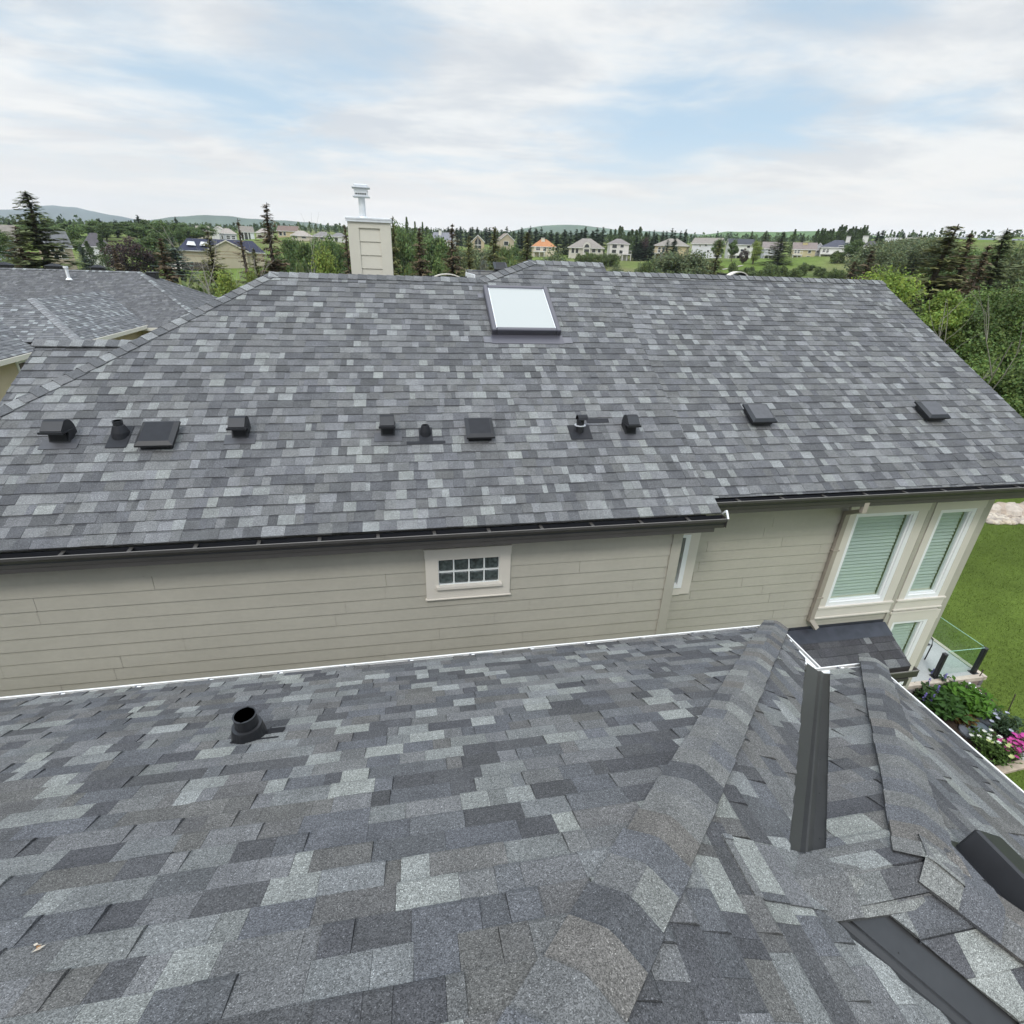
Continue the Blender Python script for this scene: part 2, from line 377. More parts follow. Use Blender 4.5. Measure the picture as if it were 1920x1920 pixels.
def shingles(mb, S, polys, seed, e=.143, th=.0045, raise_=.0055, pal=PAL, wmin=.07, wmax=.33, praise=.5, band=True, base_h=0.0, wobble=0.0, curl=0.0):
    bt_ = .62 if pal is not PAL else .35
    allp = [p for q in polys for p in q]
    u0, u1 = min(p[0] for p in allp), max(p[0] for p in allp); v0, v1 = min(p[1] for p in allp), max(p[1] for p in allp)
    polys = [ccw(list(q)) for q in polys]
    for q in polys: mb.face([S.pt(u, v, base_h-.006) for u, v in q], 0, (.03,.03,.032))
    for k in range(math.floor(v0/e), math.ceil(v1/e)+1):
        rg = random.Random(seed*1000+k)
        u = u0-.6 + rg.random()*.5; va = k*e; prev = None; last = 0
        wob = rg.uniform(-wobble, wobble)
        while u < u1:
            w = rg.uniform(wmin, wmax) if rg.random() < .75 else rg.uniform(wmin*.6, wmin*1.6)
            up = rg.random() < praise
            c = pick(rg, pal)
            if prev and rg.random() < .05: c = prev
            while c[0] > .19 and last > .19: c = pick(rg, pal)
            last = c[0]
            if c[0] > .19: w = min(w, wmin+(wmax-wmin)*.6)
            prev = c
            f = rg.uniform(.88, 1.13); c = (c[0]*f, c[1]*f, c[2]*f*rg.uniform(.98,1.03))
            t = th + (raise_*rg.uniform(.85,1.1) if up else 0)
            ub = u+w-.0012
            dv = wob + rg.uniform(-.0028,.0028)
            cells = [((u, va+dv), (ub, va+dv), (ub, va+e+.004), (u, va+e+.004))]
            cols = [c]
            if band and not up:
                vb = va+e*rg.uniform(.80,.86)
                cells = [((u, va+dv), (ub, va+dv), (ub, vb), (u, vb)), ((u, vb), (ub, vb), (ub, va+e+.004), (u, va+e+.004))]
                cols = [c, (c[0]*.55+.01, c[1]*.55+.01, c[2]*.55+.012)]  # dark printed band, also painting in shade below the course above
            if curl and up:                        # the free edge of a raised tab bends down over the course below
                vs = [va+dv, va+dv+.010, va+dv+.028, va+e+.004]
                cells = [((u, q0), (ub, q0), (ub, q1), (u, q1)) for q0, q1 in zip(vs, vs[1:])]; cols = [c]*3
            for cell, cc in zip(cells, cols):
                for q in polys:
                    pl = clip(list(cell), q)
                    if len(pl) < 3: continue
                    hs = [base_h + .0012 + t*max(0.0, 1-(p[1]-va)/e) - (curl*max(0.0, 1-(p[1]-va-dv)/.028)**1.7 if up else 0) for p in pl]
                    top = [S.pt(p[0], p[1], h) for p, h in zip(pl, hs)]
                    mb.face(top, 0, cc)
                    n = len(pl)
                    for i in range(n):
                        j = (i+1) % n
                        if pl[i][1] > va+e-.001 and pl[j][1] > va+e-.001: continue
                        if curl and up and abs(pl[i][1]-pl[j][1]) < 1e-6 and pl[i][1] > va+dv+.002: continue
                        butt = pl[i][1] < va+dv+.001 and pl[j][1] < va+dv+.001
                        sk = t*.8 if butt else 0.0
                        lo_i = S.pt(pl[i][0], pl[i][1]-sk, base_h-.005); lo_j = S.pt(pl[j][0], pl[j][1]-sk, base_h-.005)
                        d = (cc[0]*bt_, cc[1]*bt_, cc[2]*bt_) if butt else (cc[0]*.8, cc[1]*.8, cc[2]*.8)  # dark cut asphalt butt, its colour also drawing the shadow line under the tab
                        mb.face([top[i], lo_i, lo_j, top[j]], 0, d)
            u += w
def caps(mb, a, b, n1, n2, w, e=.15, lift=.006, seed=1, pal=PAL, round_=.035):
    # ridge or hip caps from low end a to high end b, over planes with normals n1, n2
    a, b = Vector(a), Vector(b); d = (b-a).normalized(); Ln = (b-a).length
    l1 = d.cross(n1).normalized(); l2 = d.cross(n2).normalized()
    if l1.z > 0: l1 = -l1
    if l2.z > 0: l2 = -l2
    if l1.dot(l2) > .99: l2 = -l1
    nm = (n1+n2).normalized(); rg = random.Random(seed)
    k = 0; t = -.03
    prev = None
    while t < Ln:
        ew = e*rg.uniform(.92,1.08)
        c0 = pick(rg, pal)
        while c0 == prev: c0 = pick(rg, pal)
        prev = c0; c1 = pick(rg, pal) if rg.random() < .5 else c0
        ta, tb = t, min(t+ew+.02, Ln+.03)
        ww = w*rg.uniform(.96,1.04)
        def sect(tt, h):
            o = a + d*tt
            P = []
            for s_, l, n in ((1, l1, n1), (-1, l2, n2)):
                col = []
                for fr in (1.0, .55, .2):
                    col.append(o + l*(ww*fr) + n*(h+.003))
                P.append(col)
            apex = o + nm*(h+.004)
            p1, p2 = P[0], P[1]
            q1 = o + l1*(ww*.05) + nm*(h+.002) ; q2 = o + l2*(ww*.05) + nm*(h)
            return [p1[0], p1[1], p1[2], q1, q2, p2[2], p2[1], p2[0]]
        A = sect(ta, lift*2.0); B = sect(tb, lift*.35)
        s1 = rg.choice((2, 3, 4))
        for i in range(7):
            cc = c0 if i < s1+0 else c1
            f = rg.uniform(.97,1.03)
            mb.face([A[i], A[i+1], B[i+1], B[i]], 0, tuple(x*f for x in cc))
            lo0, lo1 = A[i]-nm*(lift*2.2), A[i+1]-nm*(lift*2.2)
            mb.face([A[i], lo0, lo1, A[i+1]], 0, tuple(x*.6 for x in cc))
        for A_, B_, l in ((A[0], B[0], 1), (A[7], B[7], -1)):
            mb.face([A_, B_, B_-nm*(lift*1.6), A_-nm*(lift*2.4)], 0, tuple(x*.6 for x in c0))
        t += ew
X, Y, Z = Vector((1,0,0)), Vector((0,1,0)), Vector((0,0,1))

# ------------------------------------------------------------------ terrain
ZG = -8.3                                            # lawn level (the camera is at z = 0, on the near roof)
def pitch_line(px, py):                              # tan of elevation seen at a pixel
    d = ray(px, py); return d.z/math.hypot(d.x, d.y)
_cols = [   # (azimuth in degrees, [(distance, height), ...])
 (-75, [(0,ZG),(34,ZG),(100,-5.6),(150,-5.2),(200,-4),(260,3),(420,8),(900,14),(1700,20)]),
 (-30, [(0,ZG),(34,ZG),(95,-5.0),(152,-5.2),(175,-4.8),(215,-1),(270,4.5),(420,8),(900,16),(1700,24)]),
 (-16.5, [(0,ZG),(34,ZG),(85,-6.5),(160,-5.2),(190,-2),(235,2.8),(300,5.5),(420,10),(900,24),(1700,36)]),
 (-7.8, [(0,ZG),(34,ZG),(70,-9),(120,-8),(170,-2),(215,4.3),(260,6.5),(420,13),(900,30),(1700,46)]),
 (2,   [(0,ZG),(34,ZG),(70,-9.5),(120,-8.5),(170,-2.5),(205,1.9),(240,4),(420,13),(900,34),(1700,52)]),
 (12.4, [(0,ZG),(34,ZG),(70,-9.5),(120,-8),(165,-2.5),(190,1.2),(240,3),(420,13),(900,34),(1700,52)]),
 (22.7, [(0,ZG),(34,ZG),(70,-9.5),(120,-7),(152,-4),(196,1.3),(240,3),(420,14),(900,34),(1700,52)]),
 (32.3, [(0,ZG),(34,ZG),(70,-9),(120,-6),(152,-2.9),(196,2.9),(240,4.5),(420,16),(900,34),(1700,52)]),
 (40.8, [(0,ZG),(32,ZG),(70,-8.5),(120,-5),(150,-1.5),(196,4.0),(240,6.5),(420,18),(900,34),(1700,52)]),
 (47, [(0,ZG),(30,ZG),(70,-7),(120,-2),(170,6),(210,9),(260,11.5),(420,19),(900,36),(1700,54)]),
 (58, [(0,ZG),(30,ZG),(70,-6.5),(120,-1),(170,6),(215,9.5),(260,12),(420,20),(900,36),(1700,54)]),
 (100, [(0,ZG),(30,ZG),(70,-6.5),(120,-1),(170,6),(215,9.5),(260,12),(420,20),(900,36),(1700,54)]),
]
def _prof(p, r):
    for (r0, z0), (r1, z1) in zip(p, p[1:]):
        if r <= r1:
            s = (r-r0)/(r1-r0); s = s*s*(3-2*s)*.6 + s*.4; return z0+(z1-z0)*s
    return p[-1][1]
def zt(x, y):
    r = math.hypot(x, y); a = math.degrees(math.atan2(x, y))
    if a <= _cols[0][0] or a >= 150: z = _prof(_cols[0][1], r)
    elif a >= _cols[-1][0]: z = _prof(_cols[-1][1], r)
    else:
        for (a0, p0), (a1, p1) in zip(_cols, _cols[1:]):
            if a <= a1:
                s = (a-a0)/(a1-a0); s = s*s*(3-2*s); z = _prof(p0, r)*(1-s) + _prof(p1, r)*s; break
    if r > 45:
        k = min(1, (r-45)/60); z += k*(pn(Vector((x*.022, y*.022, .3)))*1.0 + pn(Vector((x*.07, y*.07, 4.3)))*.35)
    return z
def gcol(x, y):
    r = math.hypot(x, y); a = math.degrees(math.atan2(x, y))
    n = pn(Vector((x*.03, y*.03, 9))); n2 = pn(Vector((x*.15, y*.15, 2)))
    if r < 46:
        st = math.sin((x*.86+y*.52)*2.1)*.09
        c = Vector((.092, .132, .024))*(1+st+.35*n2+.35*pn(Vector((x*.5, y*.5, 6))))
    elif a < -22 and r < 160: c = Vector((.155, .185, .05))*(1+.2*n2)
    else:
        g = Vector((.115,.165,.035)); d = Vector((.16,.15,.075)); w = Vector((.055,.085,.025))
        c = g.lerp(d, max(0, min(1, .35+n*1.1+n2*.5)))
        if r < 165 and a > -15: c = c.lerp(w, max(0, min(.8, .35+n2*1.2)))
    return tuple(c)
def zpix(px, py, rmin=20, rmax=1200):                # where a ray meets the terrain
    d = ray(px, py); h = math.hypot(d.x, d.y); r = rmin
    while r < rmax:
        p = d*(r/h)
        if p.z < zt(p.x, p.y): return Vector((p.x, p.y, zt(p.x, p.y)))
        r += .5 if r < 60 else 1.0
    return None
g = MB(); rr = [0.0]; r = 3.0
while r < 1700: rr.append(r); r *= 1.045 if r > 30 else 1.12
naz = 360; idx = []
for r in rr:
    row = []
    for k in range(naz):
        a = -math.pi + 2*math.pi*k/naz
        x, y = r*math.sin(a), r*math.cos(a); row.append(len(g.v)); g.v.append((x, y, zt(x, y)))
    idx.append(row)
for i in range(len(rr)-1):
    for k in range(naz):
        q = (idx[i][k], idx[i][(k+1)%naz], idx[i+1][(k+1)%naz], idx[i+1][k])
        g.f.append(q); g.m.append(0); g.c.append((1,1,1))
g.vc = [gcol(p[0], p[1]) for p in g.v]
tag(g.build('ground', MT['ground'], smooth=True), kind='structure')

def hill(name, pts, r, depth, col, foot):
    # crest through pixel points at distance r, with slopes to the front and the back
    mb = MB(); ptl = []
    for (x0, y0), (x1, y1) in zip(pts, pts[1:]):
        n = max(2, int((x1-x0)/8))
        for i in range(n): s = i/n; s2 = s*s*(3-2*s)*.5+s*.5; ptl.append((x0+(x1-x0)*s, y0+(y1-y0)*s2))
    ptl.append(pts[-1]); rows = []
    for j in range(9):
        f = j/8; row = []
        for px, py in ptl:
            p = at(px, py, r); a = math.atan2(p.x, p.y)
            dd = (f-.62)*depth; rr_ = r+dd
            prof = math.exp(-((f-.62)/.34)**2)
            h = foot + (p.z-foot)*prof + pn(Vector((px*.03, f*3, r*.01)))*abs(p.z)*.05*(1 if j != 5 else .3)
            row.append(len(mb.v)); mb.v.append((rr_*math.sin(a), rr_*math.cos(a), h))
        rows.append(row)
    for a_, b_ in zip(rows, rows[1:]):
        for k in range(len(ptl)-1):
            mb.f.append((a_[k], a_[k+1], b_[k+1], b_[k])); mb.m.append(0)
            n = pn(Vector((k*.31, rows.index(a_)*.9, r*.001))); mb.c.append(tuple(x*(1+.3*n) for x in col))
    tag(mb.build(name, MT['hill'], smooth=True), kind='structure')
hill('hills', [(-420,430),(-200,405),(0,393),(40,392),(72,386),(100,385),(135,388),(170,395),(215,404),(255,411),(330,424),(420,445)], 5200, 2600, (.035,.052,.046), 20)
hill('hills', [(200,428),(250,419),(290,411),(330,406),(385,403),(430,405),(470,410),(530,413),(580,417),(640,427),(720,445)], 3300, 1600, (.055,.08,.05), 20)
hill('hills', [(880,446),(940,437),(990,427),(1020,422.5),(1060,421),(1090,422),(1130,427),(1160,431),(1230,434),(1330,440),(1420,450)], 3000, 1300, (.075,.11,.06), 20)
hill('hills', [(1220,452),(1290,446),(1335,438),(1365,434),(1420,434.5),(1470,435),(1510,433),(1560,433),(1600,437),(1660,444),(1760,452),(1900,462),(2100,476)], 1900, 700, (.09,.15,.045), 30)

# ------------------------------------------------------------------ near house (the roof the photograph is taken from)
YE_, YR_ = -1.40, 1.078; XN_, XH_ = 4.0-2.478, 4.62-2.478
T1, ZE = .54, -3.67
own = thing('house', 'near house with grey laminated shingle hip roof, dark metal valley and white gutters', 'house', (0, 0, ZG))
A = Slope((0, 4.287, ZE), X, T1, Y); B = Slope((3.992, 0, ZE), Y, T1, X)
C = Slope((0, 3.556, ZE), X, T1, Y); D = Slope((4.62, 0, ZE), Y, T1, X); Ep = Slope((0, YE_, ZE), X, T1, -Y)
def up(S, pts): return [S.uv(S.xy(x, y)) for x, y in pts]
EO = .125                                            # shingles stop short of the gutter lip
k7 = .052; kE = .095
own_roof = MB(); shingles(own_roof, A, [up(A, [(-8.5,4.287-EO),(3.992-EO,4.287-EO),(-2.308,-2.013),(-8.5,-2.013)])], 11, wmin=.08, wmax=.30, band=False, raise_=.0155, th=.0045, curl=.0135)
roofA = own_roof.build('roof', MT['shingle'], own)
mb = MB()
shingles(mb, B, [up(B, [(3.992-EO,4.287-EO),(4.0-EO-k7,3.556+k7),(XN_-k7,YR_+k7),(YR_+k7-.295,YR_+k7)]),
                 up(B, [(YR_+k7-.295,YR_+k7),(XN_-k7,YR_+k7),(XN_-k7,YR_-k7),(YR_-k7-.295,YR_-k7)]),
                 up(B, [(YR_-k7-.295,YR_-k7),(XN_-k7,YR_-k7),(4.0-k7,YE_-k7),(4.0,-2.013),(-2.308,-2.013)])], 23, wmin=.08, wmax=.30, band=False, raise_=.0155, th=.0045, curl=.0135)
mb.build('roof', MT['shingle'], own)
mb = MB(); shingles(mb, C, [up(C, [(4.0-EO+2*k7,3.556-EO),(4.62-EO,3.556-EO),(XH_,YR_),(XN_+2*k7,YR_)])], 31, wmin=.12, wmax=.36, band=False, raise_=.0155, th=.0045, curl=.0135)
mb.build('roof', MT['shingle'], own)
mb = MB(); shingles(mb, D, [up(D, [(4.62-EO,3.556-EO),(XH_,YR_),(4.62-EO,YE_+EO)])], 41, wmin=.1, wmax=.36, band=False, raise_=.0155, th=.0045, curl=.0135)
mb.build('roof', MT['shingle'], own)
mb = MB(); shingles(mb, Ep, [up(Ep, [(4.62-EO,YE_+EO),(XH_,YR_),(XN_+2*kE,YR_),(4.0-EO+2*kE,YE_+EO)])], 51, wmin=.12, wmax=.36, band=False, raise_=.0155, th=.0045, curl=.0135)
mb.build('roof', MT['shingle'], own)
PALC = [((.108,.110,.117), 2), ((.128,.128,.127), 2), ((.142,.141,.136), 2), ((.128,.120,.111), 1.5), ((.178,.180,.170), 1.2), ((.078,.079,.083), 1.8)]
def lift(p, S1, S2, h): return Vector(p) + (S1.N+S2.N).normalized()*h
for (a, b, S1, S2, w, sd_) in (((3.95,4.245,A.xy(3.95,4.245).z), (-2.3,-2.005,A.xy(-2.3,-2.005).z), A, B, .132, 3),
                          ((4.59,3.526,C.xy(4.59,3.526).z), (XH_,YR_,C.xy(XH_,YR_).z), C, D, .132, 5),
                          ((4.59,YE_+.03,D.xy(4.59,YE_+.03).z), (XH_,YR_,C.xy(XH_,YR_).z), D, Ep, .132, 6),
                          ((XH_+.15,YR_,C.xy(XH_,YR_).z-.06), (XN_-.27,YR_,C.xy(XH_,YR_).z+.03), C, Ep, .145, 8)):
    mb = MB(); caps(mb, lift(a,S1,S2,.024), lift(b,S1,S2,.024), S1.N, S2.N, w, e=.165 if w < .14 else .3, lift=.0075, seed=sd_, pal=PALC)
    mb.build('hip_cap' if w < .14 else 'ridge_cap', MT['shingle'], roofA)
def valley(a, b, S1, S2, w):
    mb = MB(); a, b = Vector(a), Vector(b); d = (b-a).normalized()
    l1 = d.cross(S1.N); l2 = d.cross(S2.N)
    if l1.z < 0: l1 = -l1
    if l2.z < 0: l2 = -l2
    nm = (S1.N+S2.N).normalized()
    sec = [l1*w + S1.N*-.014, l1*(w-.004) + S1.N*-.014, l1*.022 + S1.N*-.014, l1*.006 + nm*.003, l2*.004 + nm*.003, l2*.022 + S2.N*-.014, l2*(w-.004) + S2.N*-.014, l2*w + S2.N*-.014]
    n = 14
    for i in range(n):
        p, q = a.lerp(b, i/n), a.lerp(b, (i+1)/n)
        for j in range(7): mb.face([p+sec[j], p+sec[j+1], q+sec[j+1], q+sec[j]])
    rg = random.Random(4)
    for i in range(7):                               # nail heads along the rib
        p = a.lerp(b, (i+.5)/7) + l2*rg.uniform(.03,.05) + S2.N*-.013
        mb.tube([p, p+S2.N*.002], .003, 6, 0)
    return mb.build('valley_flashing', [MT['valley'], MT['galv']], own)
valley((4.0-.12,3.556-.12,ZE+.12*T1), (XN_+.12,YR_+.12,C.xy(XN_,YR_+.12).z), B, C, .14)
valley((4.0,YE_,ZE), (XN_+.095,YR_-.095,Ep.xy(XN_,YR_-.095).z), B, Ep, .19)
mb = MB()                                             # shingles woven over the head of the two valleys
shingles(mb, B, [up(B, [(XN_-.34,YR_+.15),(XN_+.15,YR_+.15),(XN_,YR_),(XN_-.34,YR_)]), up(B, [(XN_-.34,YR_),(XN_,YR_),(XN_+.10,YR_-.10),(XN_-.34,YR_-.10)])], 57, wmin=.12, wmax=.36, band=False, base_h=.009)
shingles(mb, C, [up(C, [(XN_,YR_),(XN_+.15,YR_+.15),(XH_,YR_+.15),(XH_,YR_)])], 58, wmin=.16, wmax=.36, band=False, base_h=.009)
shingles(mb, Ep, [up(Ep, [(XN_,YR_),(XN_+.10,YR_-.10),(XH_,YR_-.10),(XH_,YR_)])], 59, wmin=.16, wmax=.36, band=False, base_h=.009)
mb.build('roof', MT['shingle'], own)
GP = [(0,0),(0,-.045),(-.03,-.105),(-.10,-.105),(-.10,-.006),(-.097,-.006),(-.097,-.101),(-.032,-.101),(-.004,-.045),(-.004,-.006),(-.014,-.006),(-.014,0)]
def gutter(mb, a, b, out_, hang=.62, h=.5):
    a, b = Vector(a), Vector(b)
    mb.extrude(GP, a, b, (out_, Z)); d = (b-a).normalized(); Ln = (b-a).length
    # drip edge over the shingle line
    mb.extrude([(-.16,.03),(-.052,.004),(-.052,-.008),(-.056,-.03),(-.16,-.03)], a, b, (out_, Z))
    t = h
    while t < Ln:
        p = a + d*t
        mb.extrude([(-.095,-.012),(-.012,-.003),(-.012,-.008),(-.095,-.018)], p-d*.011, p+d*.011, (out_, Z), 1)
        mb.extrude([(-.075,.004),(-.035,.006),(-.035,-.004),(-.075,-.006)], p+d*.013, p+d*.045, (out_, Z))
        t += hang
for a, b, o_ in (((-8.5,4.29,ZE),(3.992,4.29,ZE),Y), ((3.995,4.29,ZE),(3.995,3.556,ZE),X), ((3.9,3.556,ZE),(4.62,3.556,ZE),Y), ((4.62,3.556,ZE),(4.62,YE_,ZE),X)):
    mb = MB(); gutter(mb, a, b, o_, h=.28)
    tag(mb.build('gutter', [MT['wgutter'], MT['flash']], own), 'white gutter along the eave')
mb = MB()
fp = [(-8.4,3.85),(3.55,3.85),(3.55,3.12),(4.18,3.12),(4.18,-.76),(3.55,-.76),(3.55,-2.0),(-8.4,-2.0)]
for p, q in zip(fp, fp[1:]+fp[:1]): mb.face([(*p,ZG-.2),(*q,ZG-.2),(*q,ZE-.1),(*p,ZE-.1)])
so = [(-8.5,4.19),(3.89,4.19),(3.89,3.456),(4.52,3.456),(4.52,-1.1),(3.9,-1.1),(3.9,-2.0),(-8.5,-2.0)]
mb.face([(*p,ZE-.104) for p in so])
for p, q in zip(so, so[1:]+so[:1]): mb.face([(*p,ZE-.104),(*q,ZE-.104),(*q,ZE-.01),(*p,ZE-.01)])
mb.build('wall', MT['siding'], own)
# plumbing vent stack
c0 = A.px(469, 1383)
mb = MB(); z0 = c0.z
mb.tube([c0+Z*-.12, c0+Z*.03, c0+Z*.10, c0+Z*.102], [.108,.102,.09,.078], 28, 0, cap=False)
mb.tube([c0+Z*.10, c0+Z*.115, c0+Z*.117], [.09,.086,.068], 28, 0, cap=False)
mb.tube([c0+Z*.09, c0+Z*.19, c0+Z*.197, c0+Z*.197, c0+Z*.06], [.067,.067,.070,.060,.060], 28, 0, cap=False)
mb.tube([c0+Z*.055, c0+Z*.06], .061, 20, 1)
u, v = A.uv(c0)
vp = mb.build('plumbing_vent', [MT['blackp'], MT['dark']], own, smooth=False)
mb = MB(); Mx = Matrix.Translation(A.pt(u,v,.013)) @ Matrix((A.U, A.V, A.N)).transposed().to_4x4()
mb.box((-.09,-.10,-.004),(.19,.09,.0), mat=Mx); mb.build('flashing', MT['greyp'], vp)
# long low black roof vent beside the hip
def smat(S, u, v, h=0): return Matrix.Translation(S.pt(u,v,h)) @ Matrix((S.U, S.V, S.N)).transposed().to_4x4()
p1 = D.px(1786, 1588)
u1, v1 = D.uv(p1)
mb = MB(); Mx = smat(D, 0, 0)
mb.bbox((u1-.62, v1-.22, .0),(u1+.0, v1+.0,.15), .012, mat=Mx)
for i in range(14): mb.box((u1-.60+i*.042, v1-.224, .02),(u1-.585+i*.042, v1-.215,.13), 1, mat=Mx)
mb.bbox((u1-.66, v1-.26, -.002),(u1+.03, v1+.03,.014), .004, mat=Mx)
mb.build('roof_vent', [MT['blackp'], MT['dark']], own)
# leaf scrap lying on the shingles
c = A.px(70, 1782); mb = MB(); rg = random.Random(2)
for i in range(5):
    q = c + A.N*.012 + A.U*rg.uniform(-.012,.012) + A.V*rg.uniform(-.012,.012)
    a_ = Vector((rg.uniform(-1,1),rg.uniform(-1,1),rg.uniform(-.2,.5)))*.014; b_ = a_.cross(A.N).normalized()*.008
    mb.face([q-a_, q+b_, q+a_, q-b_], 0, ((.62,.55,.45),(.40,.20,.08))[i % 2])
tag(mb.build('leaf_scrap', MT['petal']), 'tiny pale and brown leaf scrap lying on the shingles at the lower left', 'debris')

# ------------------------------------------------------------------ neighbouring house
T2, ZN = .515, -2.73
nb = thing('house', 'beige clapboard house with long grey shingle roof, skylight, vents and white chimney flue', 'house', (1.5, 8, ZG))
yN = PZ(612, 1003.1, ZN).y
S = Slope((0, yN, ZN), X, T2, -Y)
hipT = S.px(509, 514); ridY = hipT.y; rEnd = S.px(905, 528); bL = S.px(993, 491); bR = S.px(1127, 497)
h0 = S.px(0, 770); sl = (hipT.x-h0.x)/(hipT.y-h0.y)
hipC = S.xy(h0.x - sl*(h0.y-yN), yN)
XS = 3.655; XR = 9.58; YRE = 5.50; ridR = S.px(1390, 518.6).y; bY = (bL.y+bR.y)/2
Sl = Slope(S.pt(0,0,.022), X, T2, -Y)
mb = MB()
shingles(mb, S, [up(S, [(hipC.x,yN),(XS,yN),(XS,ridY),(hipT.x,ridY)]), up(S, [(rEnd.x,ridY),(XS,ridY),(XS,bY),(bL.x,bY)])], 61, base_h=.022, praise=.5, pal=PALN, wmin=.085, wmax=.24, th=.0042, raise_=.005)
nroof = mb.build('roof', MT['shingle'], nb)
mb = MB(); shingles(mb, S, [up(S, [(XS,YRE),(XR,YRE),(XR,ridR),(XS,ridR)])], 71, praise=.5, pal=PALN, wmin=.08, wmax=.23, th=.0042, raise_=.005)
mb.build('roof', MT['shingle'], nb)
# unseen far slopes and the hip side
mb = MB(); gc = (.14,.142,.15)
zr = hipT.z; far = 2*ridY-yN
hs = Vector((hipT.x, far-(ridY-yN)*0, 0))
mb.face([hipT, S.xy(rEnd.x, ridY), Vector((rEnd.x, far, ZN)), Vector((hipC.x, far, ZN))], 0, gc)
bz = S.xy(0, bY).z
mb.face([S.xy(bL.x,bY), S.xy(bR.x,bY), Vector((bR.x+2.2, 2*bY-yN, ZN)), Vector((bL.x-2.2, 2*bY-yN, ZN))], 0, gc)
mb.face([S.xy(bL.x,bY), S.xy(rEnd.x,ridY), Vector((bL.x-2.6, 2*bY-yN-.2, ZN))], 0, gc)
rz = S.xy(0, ridR).z
mb.face([Vector((XS-.05,ridR,rz)), Vector((XR,ridR,rz)), Vector((XR,2*ridR-YRE,S.xy(0,YRE).z)), Vector((XS-.05,2*ridR-YRE,S.xy(0,YRE).z))], 0, gc)
mb.face([hipC, hipT, Vector((hipC.x, far, ZN))], 0, gc)
mb.face([Vector((XS+.0,ridR,rz+.02)), S.xy(XS,bY)+Z*.02, Vector((XS,2*bY-ridR,rz))], 0, gc)
mb.build('back_roof', MT['farroof'], nb)
# hip and ridge caps
NL = Vector((-T2/ math.hypot(T2,1), 0, 1/math.hypot(T2,1))); NB = Vector((0, S.N.y*-1, S.N.z)); NR = Vector((-NL.x,0,NL.z))
PALR = [((.105,.107,.111), 2), ((.15,.15,.152), 2), ((.13,.132,.136), 2), ((.22,.225,.225), 1.2)]
def capn(a, b, n1, n2, seed, w=.16):
    mb = MB(); caps(mb, Vector(a)+Z*.03, Vector(b)+Z*.03, n1, n2, w, e=.15, lift=.007, seed=seed, pal=PALR)
    return mb
capn(hipC, hipT, S.N, NL, 1).build('hip_cap', MT['shingle'], nroof)
capn(hipT, S.xy(rEnd.x+.05, ridY), S.N, NB, 2).build('ridge_cap', MT['shingle'], nroof)
capn(S.xy(rEnd.x-.05, ridY), S.xy(bL.x, bY), S.N, NL, 3, .17).build('hip_cap', MT['shingle'], nroof)
capn(S.xy(bL.x, bY), S.xy(bR.x, bY), S.N, NB, 4).build('ridge_cap', MT['shingle'], nroof)
capn(S.xy(XS-.0, ridR)-Z*.02, S.xy(XR, ridR)-Z*.02, S.N, NB, 5).build('ridge_cap', MT['shingle'], nroof)
# low wing at the left, its gable end facing left
def f(y0):
    p0 = (0, y0, ZN); n = S.N
    return PP(73, 641, p0, n).x - PP(0, 745, p0, n).x
lo, hi = 5.5, 9.5
best = min((abs(f(lo+(hi-lo)*i/200)), lo+(hi-lo)*i/200) for i in range(201))[1]
SW = Slope((0, best, ZN), X, T2, -Y)
xw = SW.px(73, 641).x; yw = SW.px(73, 641).y; zw = SW.px(73,641).z
mb = MB()
xe = hipT.x
def hx(y): return hipC.x + (y-yN)*sl
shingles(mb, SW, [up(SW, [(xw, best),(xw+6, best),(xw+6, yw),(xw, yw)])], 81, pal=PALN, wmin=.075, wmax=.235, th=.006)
hs_ = [(x_, y_) for x_, y_ in ()]
mb.build('roof', MT['shingle'], nb)
capn((xw,yw,zw), (xw+5,yw,zw), SW.N, NB, 9).build('ridge_cap', MT['shingle'], nb.children[-1])
mb = MB(); gz = ZN-.15
mb.face([(xw+.3,best+.35,ZG),(xw+.3,2*yw-best-.35,ZG),(xw+.3,2*yw-best-.35,ZN),(xw+.3,yw,zw-.12),(xw+.3,best+.35,ZN)])
mb.face([(xw,best,ZN),(xw,yw,zw),(xw,yw,zw-.16),(xw,best,ZN-.16)]); mb.face([(xw,2*yw-best,ZN),(xw,yw,zw),(xw,yw,zw-.16),(xw,2*yw-best,ZN-.16)])
mb.face([(xw,yw,zw),(xw+5,yw,zw),(xw+5,2*yw-best,ZN),(xw,2*yw-best,ZN)])
mb.build('gable_wall', MT['siding'], nb)

